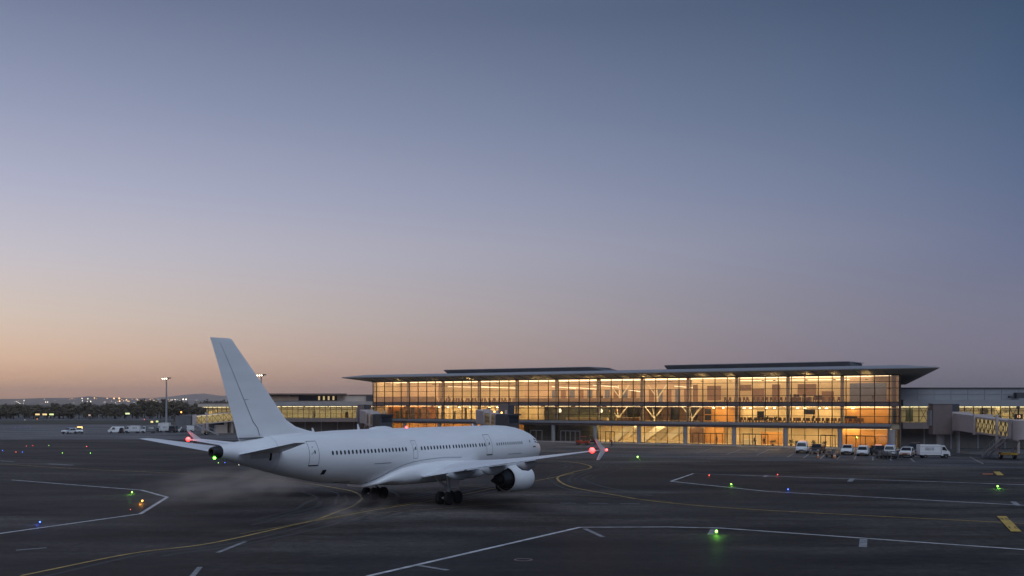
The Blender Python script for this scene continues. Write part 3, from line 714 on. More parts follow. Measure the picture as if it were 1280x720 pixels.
lc = concourse('concourse_building', 'low pale concourse left of the glass hall with a lit window band', rayx(318, YL), rayx(468, YL), YL, (11.6, 9.75, 8.3, 4.7, 3.6), M_CONC, M_CREAM, 22, M_DARKWALL)
MB().box((rayx(352, YL), YL + .6, 10.55), (10, .3, 1.3)).build('wall_panel', M_PINKW, lc)
MB().box((rayx(377, YL), YL + .55, 12.0), (rayx(432, YL) - rayx(322, YL), 4.5, .28)).build('canopy', M_BROWN, lc)
MB().box((rayx(391, YL), YL + 1.25, 10.75), (rayx(421, YL) - rayx(362, YL), .1, 1.5)).build('clerestory', M_DARKWIN, lc)
for u in (398, 404, 410, 416):
    MB().box((rayx(u, YL), YL + 1.15, 10.75), (.55, .06, 1.2)).build('lit_clerestory_pane', lamp_mat('window_glow', (1, .7, .25), .45), lc)
MB().box((rayx(463, YL), YL + .9, 10.6), (2.6, 1.0, 1.7)).build('roof_unit', M_DARKBOX, lc)
# pier end seen left of the tail fin
pier = concourse('pier_building', 'cream pier building behind the tail fin with lit upper windows', rayx(249, 333), rayx(317, 333), 333.0, (9.2, 9.0, 8.1, 5.6, 5.2), M_CREAM, M_CREAM, 12, M_CREAM)
for u, w, z0, z1, m in ((262, 1.6, 0, 4.2, M_DARKBOX), (271, 3.2, 2.6, 4.6, M_DARKWIN), (284, 1.0, .2, 4.2, M_BROWN), (291, .7, .1, 4.2, M_BROWN), (303, 3.0, 2.5, 4.5, M_DARKWIN)):
    MB().box((rayx(u, 333), 333 + 2.25, (z0 + z1) / 2), (w, .2, z1 - z0)).build('wall_opening', m, pier)
YR = 221.0
rc = concourse('concourse_building', 'grey clad concourse right of the glass hall behind the boarding bridge', rayx(1126, YR), rayx(1330, YR), YR, (12.2, 9.9, 8.6, 5.35, 4.1), M_CONC2, M_CONC2, 18, M_DARKWALL)
pn = MB().box((0, 0, 0), (3.35, .10, 1.06)).mesh('cladding_panel', M_CONC2)
xx = rayx(1128, YR) + 1.7
while xx < rayx(1330, YR):
    for z in (10.45, 11.58): link('cladding_panel', pn, rc, (xx, YR + 1.26, z))
    xx += 3.42
pn = MB().box((0, 0, 0), (3.5, .08, 3.9)).mesh('wall_panel', M_DARKWALL); xx = rayx(1128, YR) + 1.8
while xx < rayx(1330, YR): link('wall_panel', pn, rc, (xx, YR + 2.27, 2.0)); xx += 3.58
MB().box((rayx(1273, YR), YR - .3, 10.8), (1.6, 1.4, 1.15)).build('roof_unit', M_DARKBOX, rc)
MB().box((rayx(1263, YR), YR - .3, 10.5), (.9, .9, .5)).build('roof_unit', M_DARKBOX, rc)
for i, u in enumerate((1131, 1150, 1206, 1222, 1244, 1262)):
    xa, xb = rayx(u, YR + 3), rayx(u + 9, YR + 3); mb = MB()
    mb.bar((xa, YR + 3, 5.5), (xb, YR + 3, 8.4), .08); mb.bar((xb, YR + 3.1, 5.5), (xa, YR + 3.1, 8.4), .08); mb.build('cross_brace', M_DSTEEL, rc)

# ------------------------------------------------------------------ boarding bridges
def bridge_tower(label, x, y, w, d, z0, z1, rz, colr=True):
    o = thing('bridge_tower', label, 'bridge tower', (x, y, 0), rz, 'towers at the inner ends of the boarding bridges')
    MB().box((0, 0, (z0 + z1) / 2), (w, d, z1 - z0)).build('clad_box', M_BROWN, o)
    MB().box((w / 2 + .75, .5, (z0 + z1) / 2 + .8), (1.5, d - 1, z1 - z0 - 1.6)).build('side_box', M_DARKBOX, o)
    MB().box((-w / 2 - .18, .2, (z0 + z1) / 2 + .2), (.36, d - .6, (z1 - z0) * .5)).build('glazed_side', M_CONC2, o)
    MB().box((0, 0, z1 + .05), (w + .2, d + .2, .1)).build('coping', M_CONC2, o)
    if colr: MB().tube((0, 0, 0), (0, 0, z0), .68, n=16).build('column', M_CONC, o, True, sharp=40)
    return o
def bridge(label, a, b, za, zb, h=2.8, w=2.6, sign=False, stair=1, cab_turn=.5, solid=.42, cabm=None):
    """tunnel from rotunda a to cab b; za, zb = floor heights"""
    a, b = Vector(a), Vector(b); dv = b - a; L = dv.length; rz = math.atan2(dv.y, dv.x)
    o = thing('boarding_bridge', label, 'boarding bridge', (a.x, a.y, 0), rz, 'boarding bridges along the buildings')
    fl = lambda x: za + (zb - za) * x / L
    def seg(x0, x1, ww, hh, z_off=0): return [(x0, -ww / 2, fl(x0) + z_off), (x0, ww / 2, fl(x0) + z_off), (x1, ww / 2, fl(x1) + z_off), (x1, -ww / 2, fl(x1) + z_off), (x0, -ww / 2, fl(x0) + z_off + hh), (x0, ww / 2, fl(x0) + z_off + hh), (x1, ww / 2, fl(x1) + z_off + hh), (x1, -ww / 2, fl(x1) + z_off + hh)]
    MB().lathe([(0, 1.7), (h + .3, 1.7), (h + .45, 1.2)], (-.6, 0, za - .1), (0, 0, 1), 18).build('rotunda', M_BRIDGE, o, True, sharp=40)
    MB().tube((-.6, 0, 0), (-.6, 0, za - .1), .42, n=14).build('column', M_CONC, o, True, sharp=40)
    xs = L * solid
    MB().hexa(seg(.8, xs, w + .35, h + .25, -.12)).build('solid_tunnel', M_BRIDGE, o)
    for x in (1.0, xs): MB().hexa(seg(x - .22, x + .22, w + .75, h + .75, -.35)).build('frame_ring', M_BRIDGE, o)
    MB().hexa(seg(xs + .3, L - 1.2, w, .3, -.1)).build('tunnel_floor', M_BRIDGE, o)
    MB().hexa(seg(xs + .3, L - 1.2, w + .1, .28, h - .28)).build('tunnel_roof', M_BRIDGE, o)
    MB().hexa(seg(xs + .3, L - 1.2, w - 1.2, .05, h - .36)).build('ceiling_light', lamp_mat('tunnel_lamp', (1, .84, .52), 1.6), o)
    n = max(4, int((L * (1 - solid)) / 1.7))
    for s in (-1, 1):
        lat = MB(); y = s * w / 2
        for i in range(n):
            x0 = xs + .3 + (L - 1.5 - xs) * i / n; x1 = xs + .3 + (L - 1.5 - xs) * (i + 1) / n
            lat.bar((x0, y, fl(x0) + .2), (x1, y, fl(x1) + h - .3), .12); lat.bar((x1, y, fl(x1) + .2), (x0, y, fl(x0) + h - .3), .10)
            lat.bar((x0, y, fl(x0) + .2), (x0, y, fl(x0) + h - .3), .10)
        lat.build('lattice', M_BROWN, o)
        MB().hexa([(xs + .3, y * .95, fl(xs) + .2), (xs + .3, y * .97, fl(xs) + .2), (L - 1.2, y * .97, fl(L) + .2), (L - 1.2, y * .95, fl(L) + .2), (xs + .3, y * .95, fl(xs) + h - .28), (xs + .3, y * .97, fl(xs) + h - .28), (L - 1.2, y * .97, fl(L) + h - .28), (L - 1.2, y * .95, fl(L) + h - .28)]).build('tunnel_glazing', M_FROST, o)
    MB().hexa(seg(L - 1.4, L - .2, w + .5, h + .4, -.2)).build('frame_ring', M_BRIDGE, o)
    cm = cabm or M_BRIDGE
    MB().lathe([(0, 1.75), (h + .2, 1.75), (h + .35, 1.3)], (L + 1.2, 0, zb - .1), (0, 0, 1), 18).build('cab_rotunda', cm, o, True, sharp=40)
    cab = MB(); ca, sa = math.cos(cab_turn), math.sin(cab_turn)
    cab.box((L + 1.2 + 2.2 * ca, 2.2 * sa, zb + h / 2 - .1), (2.6, 3.0, h + .1), cab_turn); cabo = cab.build('cab', cm, o)
    MB().box((L + 1.2 + 3.52 * ca, 3.52 * sa, zb + 1.75), (.06, 2.5, 1.3), cab_turn).build('cab_window', M_DARKWIN, cabo)
    MB().box((L + 1.2 + 3.65 * ca, 3.65 * sa, zb + h + .05), (.7, 3.2, .25), cab_turn).build('canopy', M_DARKBOX, cabo)
    # drive unit
    xd = L - min(5.0, L * .3)
    for s in (-1, 1): MB().bar((xd, s * (w / 2 + .45), .9), (xd, s * (w / 2 + .45), zb + h + 1.0), .38).build('lift_column', M_BRIDGE, o)
    MB().bar((xd, -w / 2 - .6, zb - .35), (xd, w / 2 + .6, zb - .35), .3).build('cross_beam', M_BRIDGE, o)
    MB().box((xd, 0, .85), (1.2, w + .1, .36)).build('drive_bogie', M_VEHY, o)
    for s in (-1, 1):
        wl_ = MB().lathe([(-.2, .25), (-.2, .5), (-.14, .56), (.14, .56), (.2, .5), (.2, .25)], (xd, s * 1.15, .56), (0, 1, 0), 16).build('wheel', M_TYRE, o)
        MB().lathe([(-.22, .24), (.22, .24)], (xd, s * 1.15, .56), (0, 1, 0), 12).build('rim', M_VEHW, wl_)
    MB().bar((xd + .3, .4, 1.0), (xd + 3.5, .5, zb - .2), .12).build('brace', M_BRIDGE, o)
    # service stair
    if stair:
        y = stair * (w / 2 + .9); st = MB(); xt, xb = L - 1.0, L - 1.0 - zb * 2.2
        st.bar((xt, y - .45, zb + .05), (xb, y - .45, .12), .10, .34); st.bar((xt, y + .45, zb + .05), (xb, y + .45, .12), .10, .34)
        nst = 14
        for i in range(nst): st.box((xt + (xb - xt) * (i + .5) / nst, y, zb - (zb - .1) * (i + .5) / nst), (.28, .86, .05))
        so = st.build('service_stair', M_STEEL, o); rl = MB()
        for s in (-.47, .47):
            rl.bar((xt, y + s, zb + 1.05), (xb, y + s, 1.1), .06)
            for i in range(6): x = xt + (xb - xt) * i / 5; z = zb + (0 - zb) * i / 5; rl.bar((x, y + s, z), (x, y + s, z + 1.07), .05)
        rl.build('handrail', M_STEEL, so)
        MB().box((xt + .5, y, zb + .02), (1.3, 1.1, .1)).build('landing', M_STEEL, so)
    return o, rz, L
bridge_tower('brown clad tower on a round column beside the right concourse', rayx(1175.5, 203), 203, 3.4, 3.2, 3.5, 9.1, -.12)
BR, rzr, LR = bridge('large pinkish boarding bridge with lattice windows at the right edge', (82.6, 202.5), (82.3, 177), 4.5, 3.55, stair=-1, cab_turn=.9)
bridge_tower('brown tower at the left corner of the glass terminal', rayx(452, 289), 289, 1.6, 4.0, 2.6, 8.8, 0)
bridge('boarding bridge at the left corner of the terminal seen end on', (rayx(458, 285), 285), (rayx(474, 256), 256), 4.4, 3.7, stair=0, cab_turn=.35, solid=.5, cabm=M_DARKBOX)
bridge_tower('dark tower before the terminal glass above the aircraft nose', rayx(629, 266), 266, 2.4, 3.0, 2.4, 8.7, 0)
bridge('boarding bridge with orange warning lamp above the aircraft nose', (rayx(604, 262), 262), (rayx(628, 238), 238), 4.6, 3.9, stair=0, cab_turn=.5, solid=.4, cabm=M_DARKBOX)
bridge('boarding bridge with yellow lit lattice left of the tail fin', (rayx(302, 322), 321), (rayx(239, 316), 316), 4.2, 2.9, h=2.7, stair=1, cab_turn=.1, solid=.12, cabm=M_CABG)
# signs and warning lamps on the bridges
def bridge_sign(u, Y, z, zbase, label, txt):
    x = rayx(u, Y); o = thing('gate_sign', label, 'sign', (x, Y, zbase)); z -= zbase
    MB().box((0, 0, z), (1.3, .25, .8)).build('sign_box', M_VEHD, o)
    t = lettering(txt, (0, -.135), .62, 0, z, lamp_mat('sign_glow', (1, .45, .05), 1.6), o, True)
    MB().tube((0, .1, 0), (0, .1, z + 1.3), .09, n=8).build('post', M_DSTEEL, o)
    MB().box((.0, .1, z + 1.45), (.4, .4, .35)).build('lamp_head', M_DSTEEL, o)
bridge_sign(1273, 176, 7.1, 6.6, 'black gate sign with orange figures on the right boarding bridge', '15')
def beacon(u, v, Y, zbase, label, col=(1, .26, .02), s=6, r=.22):
    x, z = rayx(u, Y), hz(v, Y); o = thing('warning_lamp', label, 'lamp', (x, Y, zbase)); 
    MB().tube((0, 0, 0), (0, 0, z - zbase), .05, n=6).build('stem', M_DSTEEL, o)
    MB().ball((0, 0, z - zbase), r, 10, 7).build('lens', lamp_mat('lamp_' + label[:14], col, s), o)
beacon(226.5, 515.2, 314, 5.4, 'orange warning lamp on top of the left boarding bridge cab')
beacon(618, 514.6, 240, 6.5, 'orange warning lamp on the bridge above the aircraft nose')
beacon(627, 515.8, 243, 6.5, 'smaller amber lamp right of the orange warning lamp', (1, .45, .05), 5, .2)
for u, Y in ((634.5, 236),):
    beacon(u, 531.5, Y, 3.9, 'pale green lamp in the cab above the aircraft nose', (.8, 1, .5), 4, .2)

# ------------------------------------------------------------------ aircraft
PSI = 0.585
AC = thing('airliner', 'all white twin engine airliner taxiing away with no livery', 'aircraft', (2.759, 121.679, 0), math.pi / 2 - PSI)
def A(s, y, z): return Vector((-s, y, z))
SEC = [(0.0, 4.10, .03), (.12, 4.11, .36), (.4, 4.14, .69), (1.0, 4.20, 1.10), (1.8, 4.26, 1.49), (2.7, 4.30, 1.79), (3.8, 4.35, 2.05), (5.0, 4.39, 2.25), (6.5, 4.42, 2.41), (8.2, 4.43, 2.48), (10, 4.43, 2.50), (14, 4.43, 2.50), (20, 4.43, 2.50), (25, 4.43, 2.50), (28.5, 4.43, 2.49), (31, 4.49, 2.41), (33, 4.60, 2.28), (35, 4.73, 2.12), (37, 4.89, 1.93), (39, 5.05, 1.68), (41, 5.22, 1.36), (43, 5.37, 1.00), (44.5, 5.48, .70), (45.6, 5.55, .48)]
SEC = [(s_, z_ + (.07 if 2 < s_ < 34 else 0), r_ - (.03 if 2 < s_ < 34 else 0)) for s_, z_, r_ in SEC]
NR = 40
def ring(s, zc, r, sy=1.0): return [A(s, sy * r * math.cos(t), zc + r * math.sin(t)) for t in (2 * math.pi * k / NR for k in range(NR))]
fus = MB(); fus.loft([ring(*x) for x in SEC]); fus.build('fuselage', M_PLANE, AC, True, sharp=60)
def fsec(s):
    for (a, z0, r0), (b, z1, r1) in zip(SEC, SEC[1:]):
        if a <= s <= b: f = (s - a) / (b - a); return z0 + (z1 - z0) * f, r0 + (r1 - r0) * f
    return SEC[-1][1:]
def skin(s, z, off=.0, side=-1):          # point on the fuselage side at station s, height z
    zc, r = fsec(s); q = max(-1, min(1, (z - zc) / r)); return A(s, side * (r * math.sqrt(1 - q * q) + off * math.sqrt(1 - q * q)), z + off * q)
# tail cone with APU outlet
c = MB(); c.lathe([(-.0, .50), (.35, .46), (.75, .36), (.76, .24), (.4, .2)], A(45.55, 0, 5.55), (-1, 0, .02), 20); c.build('tail_cone', M_DARKMET, AC, True, sharp=35)
MB().lathe([(0, .2), (.02, .2)], A(46.0, 0, 5.56), (-1, 0, 0), 14).build('exhaust_outlet', M_BLACK, AC)
# cabin windows
def oval(s, z, w, h, off, side=-1, n=10):
    pts = [(s + w / 2 * math.copysign(abs(math.cos(t)) ** .7, math.cos(t)), z + h / 2 * math.copysign(abs(math.sin(t)) ** .7, math.sin(t))) for t in (2 * math.pi * k / n for k in range(n))]
    return [skin(a, b, off, side) for a, b in pts]
def ploop(outer, inner):
    mb = MB(); n = len(outer); mb.add(outer + inner, [(i, (i + 1) % n, (i + 1) % n + n, i + n) for i in range(n)]); return mb
wst = [35.15 - i * .462 for i in range(21)] + [23.65 - i * .477 for i in range(10)] + [18.75 - i * .463 for i in range(9)] + [14.38, 13.95, 13.52] + [11.35 - i * .396 for i in range(13)]
for side in (-1, 1):
    for s in wst:
        mb = MB(); a = oval(s, 5.13, .22 if s > 12 else .15, .36 if s > 12 else .31, .012, side); mb.add(a, [tuple(range(len(a)))]); w = mb.build('cabin_window', M_DARKWIN, AC)
# doors: outline seams
def door(s, z0, z1, w, side=-1, sill=True, seam=M_SEAM, th=.035):
    def rect(m): 
        pts = []
        for k in range(9): pts.append(skin(s - w / 2 - m, z0 - m + (z1 - z0 + 2 * m) * k / 8, .008, side))
        for k in range(9): pts.append(skin(s + w / 2 + m, z1 + m - (z1 - z0 + 2 * m) * k / 8, .008, side))
        return pts
    d = ploop(rect(th / 2), rect(-th / 2)).build('door', seam, AC)
    if sill:
        mb = MB(); mb.add([skin(s - w / 2, z0 - .09, .012, side), skin(s + w / 2, z0 - .09, .012, side), skin(s + w / 2, z0, .012, side), skin(s - w / 2, z0, .012, side)], [(0, 1, 2, 3)]); mb.build('door_sill', M_SEAM, d)
    mb = MB(); a = oval(s - .08, (z0 + z1) / 2 + .1, .16, .30, .012, side); mb.add(a, [tuple(range(len(a)))])
    for ds, dz in ((.12, .05), (.25, -.05), (.1, .5)):
        a = oval(s + ds, (z0 + z1) / 2 + dz, .08, .09, .012, side); mb.add(a, [tuple(range(len(a)))])
    mb.build('door_handle', M_SEAM, d)
for side in (-1, 1):
    door(12.75, 4.15, 6.1, 1.0, side, seam=M_SEAM); door(37.15, 4.2, 6.15, 1.0, side); door(24.6, 4.25, 5.85, .62, side, False, M_SEAM2)
# hatches, vents, cargo doors
def patch(s0, s1, z0, z1, m, name, side=-1, par=None):
    mb = MB(); n, q = 4, 7; mb.v = [tuple(skin(s0 + (s1 - s0) * k / n, z0 + (z1 - z0) * r / q, .012, side)) for r in range(q + 1) for k in range(n + 1)]
    mb.f = [(r * (n + 1) + k, r * (n + 1) + k + 1, (r + 1) * (n + 1) + k + 1, (r + 1) * (n + 1) + k) for r in range(q) for k in range(n)]; return mb.build(name, m, par or AC)
patch(35.6, 36.0, 3.35, 3.75, M_BLACK, 'outflow_vent')
patch(28.0, 30.2, 3.98, 4.04, M_SEAM2, 'cargo_door_edge')
patch(31.8, 33.4, 2.47, 2.52, M_SEAM, 'access_panel')
patch(6.8, 9.4, 4.02, 4.07, M_SEAM2, 'cargo_door_edge')
patch(3.2, 4.0, 4.55, 4.68, M_SEAM, 'access_panel')
patch(4.5, 4.8, 5.1, 5.35, M_SEAM2, 'access_panel')
for s in (40.6,):
    zc, r = fsec(s); ploop([p for p in ring(s, zc, r + .006)], [p for p in ring(s + .03, zc, r + .006)]).build('fuselage_seam', M_SEAM2, AC)
# cockpit windows
for side in (-1, 1):
    for s0, s1, z0, z1 in ((1.15, 1.75, 4.75, 5.15), (1.85, 2.55, 4.9, 5.42), (2.65, 3.2, 5.0, 5.5)):
        mb = MB(); mb.add([skin(s0, z0, .012, side), skin(s1, z0 + .05, .012, side), skin(s1, z1, .012, side), skin(s0 + .1, z1 - .12, .012, side)], [(0, 1, 2, 3)]); mb.build('cockpit_window', M_DARKWIN, AC)
# belly fairing
bf = MB(); rg = []
for s, hw, zt, zb in ((12.2, 1.4, 2.6, 1.96), (14, 2.5, 3.3, 1.78), (17, 2.82, 3.95, 1.80), (20, 2.90, 4.12, 1.78), (23.5, 2.86, 3.98, 1.78), (26.2, 2.72, 3.66, 1.82), (28.0, 2.44, 3.10, 2.1), (29.1, 1.98, 2.55, 2.0), (29.9, 1.1, 2.1, 1.90)):
    zm = (zt + zb) / 2; hh = (zt - zb) / 2
    rg.append([A(s, hw * math.copysign(abs(math.cos(t)) ** .55, math.cos(t)), zm + hh * math.copysign(abs(math.sin(t)) ** .7, math.sin(t))) for t in (2 * math.pi * k / 28 for k in range(28))])
bf.loft(rg); bfo = bf.build('belly_fairing', M_PLANE, AC, True, sharp=60)
for sd in (-1, 1):
    mb = MB(); pts = [skin(s_, z_, .02, sd) for s_, z_ in ((29.7, 2.25), (29.15, 2.58), (28.6, 2.88), (28.0, 3.16), (27.2, 3.45), (26.2, 3.73), (25, 3.93), (23.5, 4.05), (21.8, 4.13), (20, 4.16), (17.5, 4.06))]
    for a, b in zip(pts, pts[1:]): mb.tube(a, b, .022, n=5)
    mb.build('fairing_seam', M_SEAM2, bfo)
# wings
def airfoil(n=9):
    up = [(c, .60 * (.2969 * math.sqrt(c) - .126 * c - .3516 * c * c + .2843 * c ** 3 - .1036 * c ** 4) * 5) for c in [(1 - math.cos(math.pi * k / n)) / 2 for k in range(n + 1)]]
    return [(c, t) for c, t in up[::-1]] + [(c, -t * .75) for c, t in up[1:-1]]
AF = airfoil()
def wring(y, sle, ste, z, tc_, inc=0.0, flat=False):
    ch = ste - sle; return [A(sle + c * ch, y, z + t * ch * tc_ / .6 * .5 - (c - .35) * ch * inc - (0 if flat else max(0, c - .66) * ch * droop(y))) for c, t in AF]
def droop(y): return .13 * max(0, 1 - max(0, abs(y) - 6) / 28) if abs(y) > 1.45 else 0
def wing_secs(sd):
    def zz(y): a = (abs(y) - 2.6) / 21; return 3.3 + 2.05 * a + .28 * a * a
    rows_ = []
    for y, sle, ste, tc_, inc in ((1.5, 14.0, 24.0, .15, .055), (2.9, 14.8, 24.2, .145, .05), (5.5, 16.4, 24.4, .13, .045), (8.2, 18.1, 24.7, .12, .035), (12, 20.3, 25.8, .115, .025), (16, 22.7, 26.85, .125, .02), (20, 25.1, 27.9, .125, .015), (22.6, 26.7, 28.6, .12, .01), (23.45, 27.2, 28.85, .10, .01)):
        rows_.append((sd * y, sle, ste, zz(y), tc_, inc))
    return rows_
def wsurf(sd, y, c, below=0.0):
    rr = wing_secs(sd)
    for p, q in zip(rr, rr[1:]):
        if abs(p[0]) <= y <= abs(q[0]):
            f = (y - abs(p[0])) / (abs(q[0]) - abs(p[0])); g = [a + (b - a) * f for a, b in zip(p, q)]
            ch = g[2] - g[1]; return A(g[1] + c * ch, sd * y, g[3] - (c - .35) * ch * g[5] - max(0, c - .66) * ch * droop(y) + below), ch, g[4]
for sd in (-1, 1):
    w = MB(); w.loft([wring(*r) for r in wing_secs(sd)]); wing = w.build('wing', M_PLANE, AC, True, sharp=50)
    # flap, aileron and spoiler edges on the upper skin
    for y0, y1, c in ((3.2, 8.0, .74), (8.4, 17.2, .76), (17.6, 22.0, .74)):
        mb = MB(); pts = []
        for k in range(7):
            y = y0 + (y1 - y0) * k / 6; p, ch, tk = wsurf(sd, y, c); t = 1.02 * ch * tk * .26
            pts.append((p + Vector((.02, 0, t)), p + Vector((-.05, 0, t - .006))))
        mb.add([a for a, b in pts] + [b for a, b in pts], [(k, k + 1, k + 8, k + 7) for k in range(6)]); mb.build('flap_edge', M_SEAM2, wing)
    # flap trailing panels, drooped slightly
    for y0, y1 in ((3.0, 8.0), (8.35, 17.0)):
        mb = MB(); a, ca_, _ = wsurf(sd, y0, 1.0); b, cb_, _ = wsurf(sd, y1, 1.0)
        ra = [a + Vector((.55, 0, .16)), a + Vector((-.18, 0, -.10)), a + Vector((.50, 0, .02))]; rb = [b + Vector((.45, 0, .13)), b + Vector((-.15, 0, -.08)), b + Vector((.42, 0, .02))]
        mb.loft([ra, rb]); mb.build('flap', M_PLANE, wing)
    # canoe fairings, colour darkened to paint in their shaded undersides
    for y, ln in ((6.7, 4.4), (11.2, 3.8), (15.6, 3.2)):
        p, ch, tk = wsurf(sd, y, 1.0); o_ = p + Vector((-1.15, 0, -.38)); mb = MB()
        prof = [(0, .02, .10), (.12, .14, .06), (.3, .24, -.02), (.55, .27, -.06), (.8, .18, .02), (1, .02, .16)]
        mb.loft([[o_ + Vector((f * ln, r * math.cos(t) * 1.0, off + r * 1.6 * math.sin(t))) for t in (2 * math.pi * k / 14 for k in range(14))] for f, r, off in prof]); mb.build('flap_track_fairing', mat('fairing_shaded', (.36, .37, .39), .45), wing, True)
    # wingtip fence
    zt = wing_secs(sd)[-1][3]; yt = sd * 23.52; mb = MB()
    out = [(27.1, zt), (28.55, zt + .85), (28.9, zt + .85), (28.05, zt + .04), (28.0, zt - .04), (28.6, zt - .74), (28.25, zt - .74)]
    for k, yy in enumerate((yt - .035, yt + .035)): mb.v += [tuple(A(s, yy, z)) for s, z in out]
    n = len(out); mb.f += [tuple(range(n)), tuple(range(2 * n - 1, n - 1, -1))] + [(i, (i + 1) % n, (i + 1) % n + n, i + n) for i in range(n)]
    mb.build('wingtip_fence', M_PLANEG, wing)
    red = lamp_mat('navigation_red', (1, .02, .014), 7)
    MB().ball(A(28.95, sd * 23.3, zt + .02), .22, 10, 7).build('navigation_light', red, wing)
    pw = bpy.data.lights.new('lamp_glow', 'POINT'); pw.color = (1, .06, .03); pw.energy = 14; pw.shadow_soft_size = .1; po = bpy.data.objects.new('lamp_glow', pw); COL.objects.link(po); po.parent = wing; po.location = A(28.95, sd * 23.05, zt + .32)
    if sd < 0: MB().ball(A(27.2, sd * 23.62, zt), .10, 10, 7).build('navigation_light', lamp_mat('navigation_pink', (1, .06, .05), 5), wing)
    # engine
    ey, ez = sd * 7.9, 2.18
    e0 = 14.75
    n1 = MB(); n1.lathe([(-.02, .98), (-.13, 1.07), (0.12, 1.15), (.6, 1.24), (1.3, 1.27), (2.2, 1.25), (2.9, 1.20), (3.3, 1.13), (3.31, 1.09), (2.8, 1.12)], A(e0, ey, ez), (-1, 0, 0), 36)
    nac = n1.build('nacelle', M_PLANE, AC, True, sharp=40)
    MB().lathe([(.2, .96), (.4, .98), (2.8, 1.07), (2.95, 1.05)], A(e0, ey, ez), (-1, 0, 0), 28).build('inlet_duct', M_DARKMET, nac, True, sharp=40)
    MB().lathe([(2.7, .95), (3.4, .88), (4.1, .70), (4.35, .63), (4.35, .54)], A(e0, ey, ez), (-1, 0, 0), 28).build('core_cowl', M_DARKMET, nac, True, sharp=40)
    MB().lathe([(4.0, .50), (4.5, .43), (5.3, .20), (5.7, .02)], A(e0, ey, ez), (-1, 0, 0), 20).build('exhaust_plug', M_BLACK, nac, True, sharp=50)
    MB().lathe([(2.88, 1.12), (2.9, .92)], A(e0, ey, ez), (-1, 0, 0), 28).build('bypass_outlet', M_BLACK, nac)
    pl = MB(); p, ch, tk = wsurf(sd, 7.9, .25)
    pl.hexa([A(15.6, ey - .16, ez + 1.15), A(15.6, ey + .16, ez + 1.15), A(20.6, ey + .2, ez + .75), A(20.6, ey - .2, ez + .75), A(16.4, ey - .12, ez + 1.45), A(16.4, ey + .12, ez + 1.45), A(22.0, ey + .2, p.z - .1), A(22.0, ey - .2, p.z - .1)]); pl.build('pylon', M_PLANEG, AC)
    # main gear
    gx, gy = 22.2, sd * 4.46
    gear = MB(); gear.tube(A(gx - .1, gy - sd * .35, 3.0), A(gx, gy, .72), .17, .13, 12); gear.tube(A(gx, gy, 1.35), A(gx, gy, .62), .10, n=10)
    gear.bar(A(gx - .78, gy, .60), A(gx + .78, gy, .60), .22, .24)
    gear.tube(A(gx + 1.2, gy - sd * 1.0, 2.6), A(gx, gy, 1.3), .07, n=8); gear.tube(A(gx + .05, gy - sd * 1.5, 2.3), A(gx, gy, 1.5), .08, n=8)
    for x in (-.7, .7): gear.tube(A(gx + x, gy - .6, .60), A(gx + x, gy + .6, .60), .08, n=8)
    go = gear.build('main_gear', M_METAL, AC, True, sharp=40)
    MB().bar(A(gx - .15, gy + sd * .22, 1.5), A(gx - .3, gy + sd * .35, 2.9), .04, 1.5, up=Vector((0, 1, 0))).build('gear_door', M_PLANEG, AC)
    for x in (-.7, .7):
        for yy in (-.47, .47):
            wb = MB().lathe([(-.19, .26), (-.20, .50), (-.14, .585), (.14, .585), (.20, .50), (.19, .26)], A(gx + x, gy + yy, .60), (0, 1, 0), 24).build('wheel', M_TYRE, go, True, sharp=35)
            MB().lathe([(-.17, .25), (-.10, .16), (-.19, .08), (.19, .08), (.10, .16), (.17, .25)], A(gx + x, gy + yy, .60), (0, 1, 0), 16).build('rim', M_METAL, wb)
    # tailplane
    t = MB(); rows_ = []
    for y, sle, ste, z in ((.7, 39.9, 44.2, 5.30), (1.4, 40.3, 44.45, 5.39), (5, 42.6, 45.35, 5.90), (8.3, 44.75, 46.15, 6.38), (8.62, 45.15, 46.2, 6.43)): rows_.append((sd * y, sle, ste, z, .065))
    t.loft([wring(*r, flat=True) for r in rows_]); tp = t.build('tailplane', M_PLANE, AC, True, sharp=50)
    mb = MB(); mb.add([A(43.25, sd * 1.7, 5.56 + .2), A(45.65, sd * 8.2, 6.37 + .07), A(45.70, sd * 8.2, 6.37 + .068), A(43.32, sd * 1.7, 5.56 + .195)], [(0, 1, 2, 3)]); mb.build('elevator_edge', M_SEAM2, tp)
    patch(41.55, 43.2, 4.95, 5.45, M_PLANEG, 'trim_plate', sd, tp); patch(41.3, 41.5, 4.75, 5.35, M_BLACK, 'trim_slot', sd, tp)
# fin and rudder
def fring(z, sle, ste, th):
    ch = ste - sle; return [A(sle + c * ch, t * ch * th / .6 * .5, z) for c, t in AF[:10]] + [A(sle + c * ch, -t * ch * th / .6 * .5, z) for c, t in AF[1:9][::-1]]
fin_rows = [(6.1, 33.4, 43.4, .05), (6.75, 34.6, 43.75, .06), (7.0, 36.0, 43.8, .07), (7.35, 37.4, 43.92, .08), (7.9, 38.45, 44.1, .09), (9.7, 40.1, 44.75, .095), (12, 42.2, 45.55, .095), (13.85, 43.95, 46.25, .095), (14.2, 44.25, 46.4, .08), (14.28, 44.5, 46.42, .05)]
f = MB(); f.loft([fring(*r) for r in fin_rows]); fin = f.build('tail_fin', M_PLANE, AC, True, sharp=60)
def finskin(z, c, sd=-1):
    for p, q in zip(fin_rows, fin_rows[1:]):
        if p[0] <= z <= q[0]:
            k = (z - p[0]) / (q[0] - p[0]); sle, ste, th = [a + (b - a) * k for a, b in zip(p[1:], q[1:])]; ch = ste - sle
            t = .60 * (.2969 * math.sqrt(c) - .126 * c - .3516 * c * c + .2843 * c ** 3 - .1036 * c ** 4) * 5
            return A(sle + c * ch, sd * (t * ch * th / .6 * .5 + .012), z)
